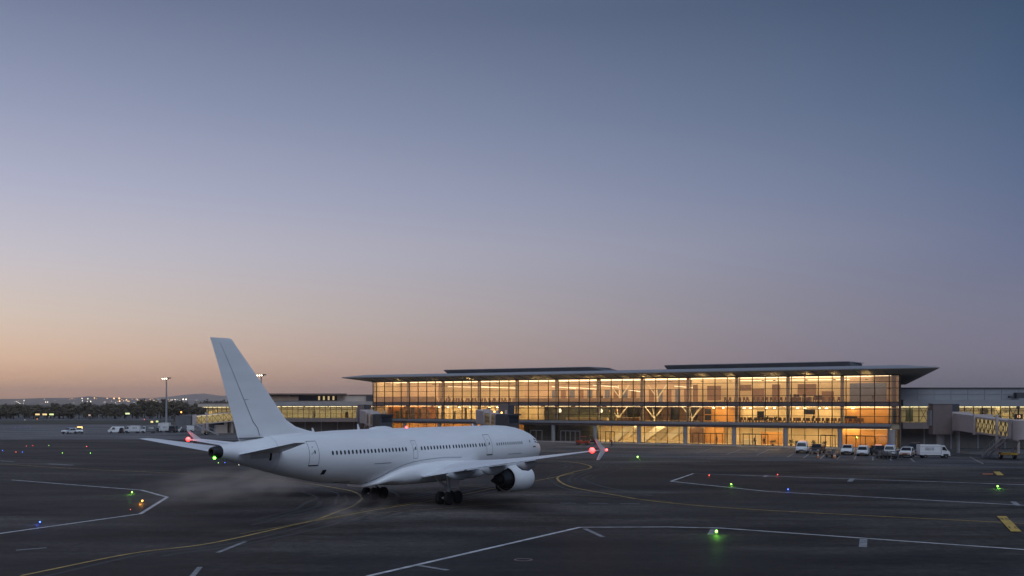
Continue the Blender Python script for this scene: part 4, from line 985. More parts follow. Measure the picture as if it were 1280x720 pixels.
for sd in (-1, 1):
    mb = MB(); a, b = [], []
    for k in range(13):
        z = 7.3 + (13.95 - 7.3) * k / 12; c = .665 - .02 * k / 12; a.append(finskin(z, c, sd)); b.append(finskin(z, c + .035 / (1 + .02 * k) * .30, sd))
    mb.add(a + b, [(k, k + 1, k + 14, k + 13) for k in range(12)])
    p0, p1 = finskin(7.3, .665, sd), finskin(6.72, .75, sd); mb.add([p0, p0 + Vector((-.07, 0, .02)), p1 + Vector((-.07, 0, .02)), p1], [(0, 1, 2, 3)])
    mb.build('rudder_edge', M_SEAM, fin)
    for z, c0, c1 in ((9.55, .57, .65),):
        mb = MB(); n = 4; a = [finskin(z, c0 + (c1 - c0) * k / n, sd) for k in range(n + 1)]; mb.add(a + [p + Vector((0, 0, .03)) for p in a], [(k, k + 1, k + n + 2, k + n + 1) for k in range(n)]); mb.build('fin_seam', M_SEAM2, fin)
    mb = MB(); a = [finskin(6.55 + (.09 * k), .74 + .06 * k, sd) for k in range(5)]
MB().box(A(42.4, 0, 6.55), (2.4, .55, .03)).build('fin_root_gap', M_BLACK, AC)
# nose gear
ng = MB(); ng.tube(A(7.2, 0, 2.0), A(7.0, 0, .5), .12, .10, 10); ng.tube(A(7.0, -.38, .52), A(7.0, .38, .52), .06, n=8); ng.tube(A(8.2, 0, 2.0), A(7.1, 0, 1.0), .06, n=8)
ngo = ng.build('nose_gear', M_METAL, AC, True, sharp=40)
for yy in (-.3, .3): MB().lathe([(-.15, .2), (-.15, .44), (-.1, .51), (.1, .51), (.15, .44), (.15, .2)], A(7.0, yy, .515), (0, 1, 0), 20).build('wheel', M_TYRE, ngo, True, sharp=35)
# antennas, dome, beacon, tail light
MB().loft([[A(24.9 + 3.4 * f, r * math.cos(t) * .7, 6.90 + r * .45 * math.sin(t)) for t in (2 * math.pi * k / 14 for k in range(14))] for f, r in ((0, .02), (.12, .42), (.35, .66), (.65, .62), (.88, .4), (1, .02))]).build('radome_bump', M_PLANE, AC, True)
for s, z, h in ((35.3, 6.78, .42), (29.6, 6.88, .55), (12.2, 6.9, .3)): MB().hexa([A(s - .2, -.02, z), A(s - .2, .02, z), A(s + .15, .02, z), A(s + .15, -.02, z), A(s + .05, -.012, z + h), A(s + .05, .012, z + h), A(s + .2, .012, z + h), A(s + .2, -.012, z + h)]).build('antenna', M_VEHW, AC)
MB().ball(A(22.9, 0, 7.0), .13, 10, 7).build('beacon', lamp_mat('beacon_red', (1, .03, .02), 7), AC)
MB().ball(A(46.15, -.18, 5.12), .11, 10, 7).build('tail_light', lamp_mat('tail_green', (.12, 1, .04), 9), AC)
MB().tube(A(45.9, -.1, 5.3), A(46.15, -.18, 5.12), .04, n=6).build('light_bracket', M_DARKMET, AC)

# ------------------------------------------------------------------ vehicles
WHEEL = MB().lathe([(-.11, .2), (-.11, .29), (-.07, .335), (.07, .335), (.11, .29), (.11, .2)], (0, 0, 0), (0, 1, 0), 18).mesh('wheel', M_TYRE)
RIM = MB().lathe([(-.10, .2), (-.115, .05), (.115, .05), (.10, .2)], (0, 0, 0), (0, 1, 0), 12).mesh('rim', M_STEEL)
PROF = {
    'car': dict(p=[(-2.15, .38), (-2.2, .62), (-2.12, .98), (-1.72, 1.32), (-1.2, 1.47), (.1, 1.5), (.98, .98), (1.95, .82), (2.15, .62), (2.15, .34)], W=1.76, belt=.95, roof=(-1.2, .1, 1.5), cowl=(.98, .98), rear=(-1.2, 1.47, -2.05, 1.02), wb=1.28, r=.33),
    'suv': dict(p=[(-2.3, .45), (-2.35, .75), (-2.28, 1.1), (-2.05, 1.62), (-1.8, 1.74), (.2, 1.76), (1.0, 1.16), (2.1, 1.02), (2.3, .78), (2.3, .40)], W=1.9, belt=1.1, roof=(-1.8, .2, 1.76), cowl=(1.0, 1.16), rear=(-2.05, 1.62, -2.27, 1.12), wb=1.4, r=.37),
    'van': dict(p=[(-2.5, .40), (-2.55, .7), (-2.5, 1.2), (-2.42, 2.0), (-2.2, 2.12), (.9, 2.14), (1.35, 1.98), (1.95, 1.22), (2.4, 1.0), (2.5, .75), (2.5, .38)], W=1.95, belt=1.2, roof=(-2.2, 1.0, 2.1), cowl=(1.95, 1.22), rear=(-2.43, 1.9, -2.5, 1.3), wb=1.5, r=.35),
}
def vehicle(name, label, cat, loc, rz, kind, paint, group, stripes=None, bar=None, sidewin=True):
    o = thing(name, label, cat, (loc[0], loc[1], .009 if len(loc) < 3 else loc[2]), rz, group); P = PROF[kind]; p = P['p']; H = max(z for x, z in p)
    def hw(z): return P['W'] / 2 * (1 - .04 * max(0, (.6 - z)) - .20 * max(0, (z - P['belt']) / (H - P['belt'])) ** 1.1)
    n = len(p); mb = MB()
    rings = [[(x, y * hw(z), z) for x, z in p] for y in (-.93, -1, 1, .93)]
    cx, cz = 0, .9
    rings[0] = [(x * .985, -hw(z) * 1.0, cz + (z - cz) * .975) for x, z in p]; rings[3] = [(x * .985, hw(z) * 1.0, cz + (z - cz) * .975) for x, z in p]
    rings[1] = [(x, -hw(z) * .93, z) for x, z in p]; rings[2] = [(x, hw(z) * .93, z) for x, z in p]
    mb.loft(rings); body = mb.build('body', paint, o)
    (cxx, czz), (r0, r1, rz_) = P['cowl'], P['roof']
    def slab(a, b, ya, yb, m, name, off):
        d = Vector((b[0] - a[0], b[1] - a[1])).normalized(); q = Vector((d.y, -d.x)) * off
        pts = [(a[0] + q.x, -ya, a[1] + q.y), (a[0] + q.x, ya, a[1] + q.y), (b[0] + q.x, yb, b[1] + q.y), (b[0] + q.x, -yb, b[1] + q.y)]
        m2 = MB(); m2.hexa(pts + [(x + q.x * .6, y, z + q.y * .6) for x, y, z in pts]); return m2.build(name, m, o)
    tp = (r1, rz_) if kind != 'van' else (1.35, 1.98)
    mixp = lambda k: (cxx + (tp[0] - cxx) * k, czz + (tp[1] - czz) * k)
    slab(mixp(.06), mixp(.90), hw(czz) * .90, hw(rz_) * .88, M_VGLASS, 'windscreen', .012)
    xr1, zr1, xr0, zr0 = P['rear']; slab((xr1 - .01, zr1 - .04), (xr0 - .01, zr0), hw(zr1) * .86, hw(zr0) * .86, M_VGLASS, 'rear_window', .012)
    zb, ztp = P['belt'] + .05, rz_ - .16
    if sidewin:
        segs = [(r0 + .1, -.45), (-.37, cxx - .35)] if kind != 'van' else [(.35, 1.45)]
        for sd in (-1, 1):
            for xa, xb in segs:
                xbt = min(xb, r1 - .02) if kind != 'van' else 1.1
                yb0, yt0 = sd * (hw(zb) + .008), sd * (hw(ztp) + .008)
                m2 = MB(); q = sd * .012
                m2.hexa([(xa, yb0 - q, zb), (xb, yb0 - q, zb), (xb, yb0 + q, zb), (xa, yb0 + q, zb), (xa + .08, yt0 - q, ztp), (xbt, yt0 - q, ztp), (xbt, yt0 + q, ztp), (xa + .08, yt0 + q, ztp)]); m2.build('side_window', M_VGLASS, o)
    xf, xk = max(x for x, z in p), min(x for x, z in p)
    for sd in (-1, 1):
        MB().box((xf - .05, sd * (P['W'] / 2 - .28), .74 if kind != 'van' else .92), (.12, .36, .16)).build('headlight', M_HEADL, o)
        MB().box((xk + .05, sd * (P['W'] / 2 - .16), .95), (.12, .16, .30)).build('tail_light', M_TAILL, o)
        MB().box((cxx - .15, sd * (P['W'] / 2 + .08), czz + .05), (.12, .18, .14)).build('wing_mirror', M_VEHD, o)
        for x in (-P['wb'], P['wb'] + .05):
            w = link('wheel', WHEEL, o, (x, sd * (P['W'] / 2 - .08), P['r'])); k = P['r'] / .335; w.scale = (k, 1, k); link('rim', RIM, w)
    MB().box((xf + .0, 0, .48), (.14, P['W'] * .94, .20)).build('bumper', M_VEHD if paint is not M_VEHD else M_VEHG, o)
    MB().box((xf + .03, 0, .68), (.06, .8, .12)).build('grille', M_VEHD if paint is not M_VEHD else M_VEHG, o)
    MB().box((xk - .01, 0, .50), (.14, P['W'] * .94, .20)).build('bumper', M_VEHD, o)
    if stripes:
        MB().box((xf - .02, 0, .86), (.12, P['W'] * .80, .10)).build('stripe', stripes, o)
        for sd in (-1, 1): MB().box((0, sd * (P['W'] / 2 - .001), .78), (3.6, .03, .16)).build('stripe', stripes, o)
        MB().box((xf - .02, 0, .60), (.14, P['W'] * .9, .07)).build('stripe', stripes, o)
    if bar: MB().box(((r0 + r1) / 2 + .3, 0, rz_ + .10), (.35, 1.1, .14)).build('light_bar', bar, o)
    return o
AMBER = lamp_mat('amber_bar', (1, .25, .08), .5)
FACE = math.atan2(-TI.y, -TI.x)                  # noses point away from the glass
GP_ = 'vehicles parked before the terminal'
def at(u, v): p = gp(u, v); return (p.x, p.y)
vehicle('parked_van', 'white van facing the apron with a red roof lamp, leftmost parked vehicle', 'van', at(1003, 566.2), FACE + .25, 'van', M_VEHW, GP_, bar=AMBER)
vehicle('parked_car', 'dark car parked right of the white van', 'car', at(1021.5, 567), FACE + .1, 'suv', M_VEHD, GP_)
vehicle('parked_car', 'white car facing the apron right of the small baggage cart', 'car', at(1059.5, 568.2), FACE + .2, 'suv', M_VEHW, GP_)
vehicle('parked_van', 'white rounded van right of the white car', 'van', at(1079, 569.6), FACE + .2, 'van', M_VEHW, GP_).scale = (.92, .92, .84)
vehicle('parked_truck', 'dark service vehicle with orange roof lamps left of the small white van', 'vehicle', at(1099, 569.5), FACE + .6, 'suv', M_VEHD, GP_, bar=AMBER)
vehicle('parked_van', 'small white van behind a parked dolly left of the striped vehicle', 'van', at(1112.5, 570), FACE + .2, 'van', M_VEHW, GP_, bar=mat('blue_bar', (.1, .15, .5), .3)).scale = (.92, .92, .9)
vehicle('striped_vehicle', 'white service vehicle with orange red stripes on its nose', 'vehicle', at(1133.5, 571.8), FACE + .12, 'suv', M_VEHW, GP_, stripes=M_VEHO, bar=M_VEHG)
vehicle('parked_van', 'black van behind the white box van', 'van', at(1143, 568.3), FACE + .12, 'van', M_VEHD, GP_)
# white box van in side view
def boxvan(loc, rz, label, name='box_van', L=5.0, boxm=M_VEHW, cabm=M_VEHW, group=None, H=2.25):
    o = thing(name, label, 'van', (loc[0], loc[1], .009), rz, group)
    xb = -L / 2; xc = L / 2 - 1.45
    mb = MB(); mb.prism([(xb, -.98), (xc - .08, -.98), (xc - .08, .98), (xb, .98)], .52, H); bo = mb.build('cargo_box', boxm, o)
    bv = bo.modifiers.new('bevel', 'BEVEL'); bv.width = .06; bv.segments = 2
    for sd in (-1, 1):
        for z in (.9, H - .22): MB().box(((xb + xc) / 2, sd * .983, z), (xc - xb - .3, .02, .05)).build('trim_rail', M_STEEL, o)
        MB().box(((xb + xc) / 2 - .2, sd * .984, 1.6), (1.5, .016, .5)).build('side_graphic', M_PAINTW, o)
    mb = MB(); pf = [(xc, .42), (xc, H - .08), (xc + .55, H - .1), (xc + 1.0, 1.38), (xc + 1.4, 1.1), (xc + 1.45, .45)]
    mb.loft([[(x, y, z) for x, z in pf] for y in (-.93, .93)]); mb.build('cab', cabm, o)
    for sd in (-1, 1):
        q = .94; MB().hexa([(xc + .15, sd * .925, 1.35), (xc + .92, sd * .925, 1.35), (xc + .92, sd * q, 1.35), (xc + .15, sd * q, 1.35), (xc + .15, sd * .925, 1.92), (xc + .58, sd * .925, 1.92), (xc + .58, sd * q, 1.92), (xc + .15, sd * q, 1.92)]).build('side_window', M_VGLASS, o)
        MB().box((xc + .75, sd * 1.02, 1.4), (.12, .2, .3)).build('wing_mirror', M_VEHD, o)
        MB().box((xc + 1.42, sd * .68, .85), (.1, .35, .2)).build('headlight', M_HEADL, o)
        for x in (xb + .9, xc + .75):
            w = link('wheel', WHEEL, o, (x, sd * .87, .34)); link('rim', RIM, w)
            MB().box((x, sd * .93, .56), (.86, .06, .34)).build('wheel_arch', M_VEHD, o)
    MB().hexa([(xc + .60, -.84, H - .20), (xc + .60, .84, H - .20), (xc + 1.0, .88, 1.42), (xc + 1.0, -.88, 1.42), (xc + .64, -.84, H - .19), (xc + .64, .84, H - .19), (xc + 1.04, .88, 1.43), (xc + 1.04, -.88, 1.43)]).build('windscreen', M_VGLASS, o)
    MB().box(((xb + xc) / 2, 0, .46), (xc - xb, 1.5, .12)).build('chassis', M_VEHD, o)
    MB().box((xc + 1.45, 0, .48), (.16, 1.8, .22)).build('bumper', M_VEHG, o)
    return o
boxvan(at(1166.5, 572.6), -.05, 'white box van parked side on at the right end of the row', group=GP_)
# small carts, dollies, cones
def dolly(loc, rz, label, col):
    o = thing('baggage_dolly', label, 'cart', (loc[0], loc[1], .009), rz, 'baggage carts on the apron')
    MB().box((0, 0, .5), (2.4, 1.4, .12)).build('deck', col, o); fr = MB()
    for x in (-1.1, 1.1):
        for y in (-.62, .62): fr.bar((x, y, .55), (x, y, 1.25), .07)
    for y in (-.62, .62): fr.bar((-1.1, y, 1.25), (1.1, y, 1.25), .07)
    fr.bar((1.2, 0, .45), (2.2, 0, .3), .08); fr.build('rail', M_DSTEEL, o)
    for x in (-.8, .8):
        for y in (-.55, .55): w = link('wheel', WHEEL, o, (x, y, .24)); w.scale = (.7, .8, .7); link('rim', RIM, w)
    MB().box((-.3, .1, .85), (1.0, .8, .5)).build('load', M_VEHG, o)
dolly(at(1040, 571.8), FACE + .9, 'small dark baggage cart between the cars with a cone', M_VEHD)
dolly(at(1104, 573), FACE + 1.3, 'dark baggage cart before the dark service vehicle', M_VEHG)
dolly(at(1112, 573.4), FACE + 1.5, 'grey baggage cart before the small white van', M_DSTEEL)
def cone(u, v, label, h=.75):
    p = at(u, v); o = thing('traffic_cone', label, 'cone', (p[0], p[1], .009), 0, 'traffic cones on the apron')
    MB().box((0, 0, .03), (.42, .42, .06)).build('base', M_VEHD, o); MB().lathe([(.06, .17), (h, .04)], (0, 0, 0), (0, 0, 1), 14).build('body', M_VEHO, o, True, sharp=40)
    MB().lathe([(h * .45, .125), (h * .65, .095)], (0, 0, 0), (0, 0, 1), 14).build('white_band', M_VEHW, o)
cone(1022.5, 573.2, 'orange traffic cone before the dark parked car', 1.0)
cone(1043.8, 573.4, 'orange and white cone beside the small baggage cart', .9)
cone(1042.2, 572.6, 'second cone close against the small baggage cart', .7)
def tractor(loc, rz, label, m):
    o = thing('baggage_tractor', label, 'tractor', (loc[0], loc[1], .009), rz, 'baggage tractors by the glass doors')
    mb = MB(); pf = [(-1.5, .35), (-1.5, .95), (-.5, .95), (-.35, .75), (.25, .75), (.35, 1.1), (1.4, 1.0), (1.5, .4)]
    mb.loft([[(x, y, z) for x, z in pf] for y in (-.68, .68)]); mb.build('body', m, o)
    MB().box((-.2, 0, .95), (.5, .9, .12)).build('seat', M_SEATI, o); MB().box((-.45, 0, 1.2), (.12, .9, .5)).build('backrest', M_SEATI, o)
    fr = MB()
    for x, y in ((-.55, -.6), (-.55, .6), (.4, -.6), (.4, .6)): fr.bar((x, y, .9), (x, y, 1.85), .06)
    fr.build('roof_post', M_DSTEEL, o); MB().box((-.08, 0, 1.88), (1.2, 1.35, .08)).build('roof', m, o)
    for x in (-1.0, 1.0):
        for y in (-.62, .62): w = link('wheel', WHEEL, o, (x, y, .34)); link('rim', RIM, w)
tractor(at(728.5, 556.3), 2.8, 'red baggage tractor before the terminal doors', M_VEHR)
tractor(at(739.8, 555.0), 2.9, 'dark baggage tractor right of the red one', M_VEHD)
# vehicles on the far apron, left
GF = 'vehicles parked on the far left apron'
vehicle('parked_car', 'white car on the far apron, left of the two by the yellow sign', 'car', at(86.5, 542.3), R(248), 'suv', M_VEHW, GF, bar=mat('blue_bar', (.1, .15, .5), .3))
vehicle('parked_car', 'white car under the lit yellow sign on the far apron', 'car', at(98.5, 542.0), R(-62), 'suv', M_VEHW, GF)
vehicle('parked_van', 'white van at the left end of the far vehicle row', 'van', at(145, 541.6), R(205), 'van', M_VEHW, GF).scale = (.95, .95, .95)
vehicle('parked_car', 'dark car between the white van and the white box truck', 'car', at(154.5, 541.4), R(80), 'suv', M_VEHD, GF)
boxvan(at(166, 541.4), R(182), 'white box truck right of the dark car in the far row', 'box_truck', 4.6, group=GF)
boxvan(at(185.5, 541.4), R(190), 'grey box truck left of the floodlight mast', 'box_truck', 4.4, M_VEHG, M_VEHW, GF)
boxvan(at(196, 540.4), R(185), 'dark box truck just left of the floodlight mast', 'box_truck', 4.0, M_VEHD, M_VEHW, GF, 2.0)
boxvan(at(204, 540.4), R(178), 'white high box truck at the floodlight mast', 'box_truck', 4.2, group=GF, H=3.0)
vehicle('parked_van', 'dark van right of the floodlight mast', 'van', at(216, 540.6), R(100), 'van', M_VEHD, GF)
vehicle('parked_van', 'grey van left of the boarding bridge cab', 'van', at(225, 540.2), R(170), 'van', M_VEHG, GF)
vehicle('parked_van', 'white van under the left boarding bridge cab', 'van', at(233.5, 540.2), R(185), 'van', M_VEHW, GF)
vehicle('distant_car', 'far car with bright headlights on the airfield road', 'car', at(60.5, 521.6), R(-60), 'car', M_VEHW, GF)

# ------------------------------------------------------------------ lamps on the field
def point(parent, loc, col, w, r=.12):
    l = bpy.data.lights.new('lamp_glow', 'POINT'); l.color = col; l.energy = w; l.shadow_soft_size = r
    o = bpy.data.objects.new('lamp_glow', l); COL.objects.link(o); o.parent = parent; o.location = loc
LC = {'green': ((.22, 1, .05), 8), 'yellow': ((1, .42, .03), 6), 'red': ((1, .06, .02), 4.5), 'blue': ((.04, .12, 1), 5), 'lime': ((.38, 1, .04), 3), 'white': ((1, .92, .75), 4), 'orange': ((1, .34, .03), 5)}
def taxi(u, v, c, label, k=1.0, glow=0):
    p = gp(u, v); o = thing('taxiway_light', label, 'light', (p.x, p.y, .006), 0, 'coloured taxiway lights'); col, s = LC[c]; k *= (.85 if glow or p.y < 110 else .62) * max(.75, p.y / 150) ** .45
    MB().lathe([(0, .17 * k), (.06 * k, .17 * k), (.08 * k, .10 * k), (.16 * k, .08 * k)], (0, 0, 0), (0, 0, 1), 14).build('base', M_DSTEEL, o)
    MB().ball((0, 0, .24 * k), .09 * k, 10, 7).build('lens', lamp_mat('taxi_' + c, col, s), o)
    if glow: point(o, (-.05, -.40 * k, .30 * k), (.30, 1, .06) if c == 'green' else col, glow * 1.3, .05)
for a in ((895.5, 668.5, 'green', 'large green light beside the near white line', 1.35, 30), (797, 573, 'green', 'green light on the apron edge right of the wingtip', 1.2, 60), (914, 607.3, 'green', 'green light inside the pointed white outline', 1.0, 18), (1247, 610.3, 'green', 'green light at the far right below the orange marker', 1.2, 28), (165, 617.6, 'green', 'green light near the tip of the left white outline', 1.1, 22), (178, 628.6, 'yellow', 'amber light near the tip of the left white outline', 1.1, 22), (50, 655.2, 'blue', 'blue light beside the left white line', .9, 8), (886.5, 595.6, 'red', 'red light left of two inside the pointed white outline', .8, 4), (972, 594.8, 'red', 'red light right of two along the pointed white outline', .8, 4), (985, 613.6, 'blue', 'blue light on the lower edge of the pointed outline', .9, 5), (108.3, 559.2, 'red', 'bright red light right of the far left lights', 1, 0), (78, 567.4, 'lime', 'lime light among the far left lights, lower', 1, 0), (61, 557.8, 'lime', 'lime light among the far left lights, upper', .8, 0), (113, 567.4, 'green', 'green light rightmost of the far left lights', .8, 0), (20, 566, 'red', 'red light beside the far left blue light', .8, 0), (28, 566, 'blue', 'blue light beside the far left red light', .8, 0), (33, 558.4, 'red', 'red light left of the upper far left pair', .7, 0), (41, 557.8, 'red', 'red light right of the upper far left pair', .7, 0), (3, 564, 'blue', 'blue light at the left edge of the picture', .8, 0), (273, 579.8, 'lime', 'lime light below the aircraft tail', 1, 0), (281, 579.4, 'blue', 'blue light right of the lime light below the tail', .8, 0), (298.5, 582, 'white', 'white light under the rear fuselage', .7, 0), (163, 638, 'red', 'dim red light left of the white corner', .4, 0), (180.4, 525.2, 'red', 'bright red light out on the far airfield', 1.4, 0), (31, 525.4, 'white', 'white light far out at the grass edge', .8, 0), (46.4, 524.6, 'orange', 'orange light far out at the grass edge', 1.3, 0), (62, 521.6, 'white', 'white headlight of the far car', 1.2, 0), (19, 535, 'blue', 'first faint blue light of the far apron row', .5, 0), (25, 535, 'blue', 'second faint blue light of the far apron row', .5, 0), (31, 534.6, 'blue', 'third faint blue light of the far apron row', .5, 0), (38, 534.6, 'blue', 'fourth faint blue light of the far apron row', .5, 0)): taxi(*a)
def lit_sign(u, v, Y, w, h, z, label, col=(1, .62, .08), s=1.3):
    o = thing('airfield_sign', label, 'sign', (rayx(u, Y), Y, 0), 0, 'lit airfield signs')
    MB().box((0, -.14, z), (w, .06, h)).build('lit_face', lamp_mat('sign_%d' % u, col, s), o); MB().box((0, 0, z), (w + .2, .2, h + .2)).build('housing', M_VEHD, o)
    for x in (-w * .35, w * .35): MB().bar((x, 0, 0), (x, 0, z - h / 2), .12).build('leg', M_DSTEEL, o)
lit_sign(100, 534.5, 350, 1.7, .75, 1.4, 'yellow lit sign above the white car on the far apron', s=1.6)
for i, (u, v, l, c) in enumerate(((47, 518, 'yellow lit sign leftmost on the far grass', (1, .6, .08)), (56, 518, 'yellow lit sign middle of three on the far grass', (1, .65, .1)), (64.5, 518, 'lime lit sign right of three on the far grass', (.8, .9, .2)), (159.5, 517, 'pale lime lit sign before the dark trees', (.8, .9, .3)), (190, 527.5, 'yellow sign right of the far red light', (1, .75, .15)), (196.5, 527, 'small lime sign near the floodlight mast', (.6, .7, .1)), (112, 519, 'dim orange sign far out on the grass', (.8, .4, .05)))):
    Y = min(560, CAM_H * FPX / (v - HOR + 2.0)); lit_sign(u, v, Y, 2.2 if i < 4 else 1.1, .8, max(.8, hz(v, Y)), l, c, .9 if i < 6 else .4)
def mast(u, Y, zt, label):
    o = thing('floodlight_mast', label, 'mast', (rayx(u, Y), Y, 0), 0, 'floodlight masts')
    MB().tube((0, 0, 0), (0, 0, zt), .42, .20, 12).build('pole', M_STEEL, o, True, sharp=40)
    MB().lathe([(0, .9), (.25, .9), (.3, .5)], (0, 0, zt - .1), (0, 0, 1), 14).build('head_frame', M_DSTEEL, o)
    for k in range(5):
        a = math.pi * 2 * k / 5 + .3; MB().box((math.cos(a) * 1.25, math.sin(a) * 1.0, zt + .35), (.7, .5, .35), a).build('floodlight', M_DSTEEL, o)
    for x in (-1.0, -.35, .35):
        MB().ball((x, -1.05, zt + .1), .20, 8, 6).build('lamp', lamp_mat('floodlamp', (1, .88, .62), 8), o)
mast(208, 381, 17.6, 'tall floodlight mast with lit lamps on the far left apron')
mast(326.5, 352, 18.0, 'floodlight mast showing behind the tail fin')

# ------------------------------------------------------------------ far airfield, trees, hills
for (y0, y1, x0, x1) in ((505, 548, -520, -60), (556, 640, -900, -60)):
    pass
def strip(v0, v1, x0, x1, z, m, name):
    Y0, Y1 = CAM_H * FPX / (v0 - HOR), CAM_H * FPX / (v1 - HOR)
    mb = MB(); mb.add([(x0, Y0, z), (x1, Y0, z), (x1, Y1, z), (x0, Y1, z)], [(0, 1, 2, 3)]); return tag(mb.build(name, m), kind='structure')
strip(525.5, 520.5, -900, 300, .020, M_FARAPRON, 'runway')
strip(519.0, 517.6, -900, 300, .020, M_FARAPRON, 'taxiway')
strip(529.2, 525.9, -420, 60, .020, M_GRASS, 'grass_strip')
ribbon([Vector((-900, 590)), Vector((200, 590))], 1.2, .03, 'runway_line', M_PAINTW2, ground)
def crown_mesh(seed, h, w, nclump, tall):
    r = random.Random(seed); mb = MB()
    cl = []
    for i in range(nclump):
        a = r.uniform(0, 6.28); q = math.sqrt(r.random()) * w * .46; z = h * (.22 + .72 * r.random() ** .85)
        lim = 1 - .55 * max(0, (z / h - .5) / .5); cl.append((math.cos(a) * q * lim, math.sin(a) * q * lim, z, r.uniform(.14, .27) * w * (.6 if tall else .8)))
    for cx, cy, cz, cr in cl:
        for j in range(24):
            d = Vector((r.gauss(0, 1), r.gauss(0, 1), r.gauss(0, .8))).normalized() * cr * r.uniform(.55, 1.1); c = Vector((cx, cy, cz)) + d
            a = Vector((r.uniform(-1, 1), r.uniform(-1, 1), r.uniform(-1, 1))).normalized(); b = a.cross(d).normalized() if a.cross(d).length > .01 else Vector((1, 0, 0)); s = r.uniform(.35, .75)
            mb.add([c - a * s, c + b * s * .6, c + a * s, c - b * s * .6], [(0, 1, 2, 3)])
    return mb.mesh('crown', M_HAZYLEAF, fix=False)
def trunk_mesh(seed, h, w):
    r = random.Random(seed); mb = MB(); mb.tube((0, 0, 0), (0, 0, h * .55), w * .035 + .1, w * .018, 7)
    for i in range(6):
        a = r.uniform(0, 6.28); z = h * r.uniform(.2, .5); mb.tube((0, 0, z), (math.cos(a) * w * .3, math.sin(a) * w * .3, z + h * .25), .12, .04, 5)
    return mb.mesh('trunk', M_BARK)
VAR = [(crown_mesh(i, 10, 8 if i < 4 else 6, 26, i >= 4), trunk_mesh(i, 10, 8)) for i in range(6)]
def tree(x, y, h, w, v, label, group):
    o = thing('tree', label, 'tree', (x, y, 0), rnd.uniform(0, 6.28), group)
    cm, tm = VAR[v]
    for nm, me in (('crown', cm), ('trunk', tm)):
        c = link(nm, me, o); c.scale = (w / 8, w / 8, h / 10)
def hprof(u):                             # tree top row in the photo
    ks = [(-200, 506), (0, 506), (30, 505.2), (60, 506), (76, 502.5), (82, 506), (96, 503.2), (112, 502.6), (125, 505), (150, 504.5), (165, 502), (176, 499.5), (190, 498), (206, 498.3), (214, 502), (230, 501), (246, 501.5), (262, 500), (300, 499), (345, 500)]
    for (a, b), (c, d) in zip(ks, ks[1:]):
        if a <= u <= c: return b + (d - b) * (u - a) / (c - a)
    return 502
LBL = {0: 'dark bushy tree in the belt along the far airfield edge', 1: 'tall dark tree of the clump behind the floodlight mast', 2: 'low bush in front of the far tree belt'}
for row, (Y, st, k) in enumerate(((640, 6.5, .72), (668, 8.5, .92), (700, 7.5, 1.0))):
    u = -150
    while u < 345:
        uu = u + rnd.uniform(-2, 2); x = rayx(uu, Y); top = hz(hprof(uu) + rnd.uniform(-.5, 1.2), Y)
        h = max(3.2, top * k * rnd.uniform(.88, 1.04)); tall = 160 < uu < 212
        kd = 2 if row == 0 else (1 if tall else 0)
        tree(x, Y + rnd.uniform(-8, 8), h, rnd.uniform(6, 9) if not tall else rnd.uniform(6, 8), rnd.randrange(4) if not tall else rnd.randrange(6), LBL[kd], ('trees of the far belt', 'clump behind the mast', 'low bushes before the far belt')[kd])
        u += st * 1369 / Y * rnd.uniform(.45, .75)
# hills with town
def ridge(prof, Y, depth, name, z0=0):
    us = [a for a, b in prof]; mb = MB(); n = 160; rows_ = []
    def hv(u):
        for (a, b), (c, d) in zip(prof, prof[1:]):
            if a <= u <= c: f = (u - a) / (c - a); f = f * f * (3 - 2 * f); return b + (d - b) * f
        return prof[-1][1]
    rr = random.Random(3); jit = [rr.uniform(-.35, .35) for _ in range(n + 1)]
    for k, (dy, f) in enumerate(((-depth * .5, 0), (-depth * .3, .35), (-depth * .12, .75), (0, 1), (depth * .3, .5), (depth * .6, 0))):
        row = []
        for i in range(n + 1):
            u = us[0] + (us[-1] - us[0]) * i / n; h = max(.5, hz(hv(u), Y)) + jit[i] * Y / 1369 * (.9 if 0 < f else 0)
            row.append((rayx(u, Y) * (1 + dy / Y * .3), Y + dy, -2 + (h + 2) * f))
        rows_.append(row)
    mb.loft(rows_, cap=False, closed=False); return tag(mb.build(name, M_HILL, None, True, fix=False), kind='structure')
H1 = [(-900, 500), (-300, 499.5), (0, 499), (30, 498.3), (55, 497.4), (90, 497.4), (103, 495.6), (118, 495.8), (140, 497.3), (175, 498.5), (215, 500), (300, 501), (800, 501.5), (1600, 500.5), (2400, 500)]
H2 = [(-900, 499), (150, 498.5), (200, 497.5), (228, 493.8), (242, 491.6), (256, 492), (272, 495), (300, 494), (340, 496.5), (800, 499), (2400, 499)]
ridge(H1, 8000, 3200, 'hills')
ridge(H2, 14500, 3000, 'mountains')
def town(items, name, col, s):
    mb = MB()
    for u, v, r in items:
        Y = 5700 + (503.6 - v) * 90; mb.ball((rayx(u, Y), Y, hz(v, Y)), r * Y / 3700, 6, 4)
    tag(mb.build(name, lamp_mat(name, col, s), fix=True), 'pinprick town lights scattered over the far hills', 'lights', kind='stuff')
tl = random.Random(11)
town([(tl.uniform(-40, 290), 499.0 + tl.random() * 5.5, tl.uniform(.5, .95)) for _ in range(46)] + [(102.5, 498, 1.7), (110, 498.5, 1.6), (103, 501, 1.3), (57, 502.6, 1.4), (59.5, 502.6, 1.4), (60.5, 508, 2.0), (67, 507.5, 2.0), (73.5, 507, 2.2), (29.5, 507, 1.9), (37.5, 507.5, 1.4), (56.5, 508.2, 1.6), (113.5, 502, 1.5), (229, 499.2, 2.2), (232.5, 499.2, 2.2), (215, 499.8, 1.3), (219, 499.5, 1.3)], 'town_lights', (1, .84, .60), 4)
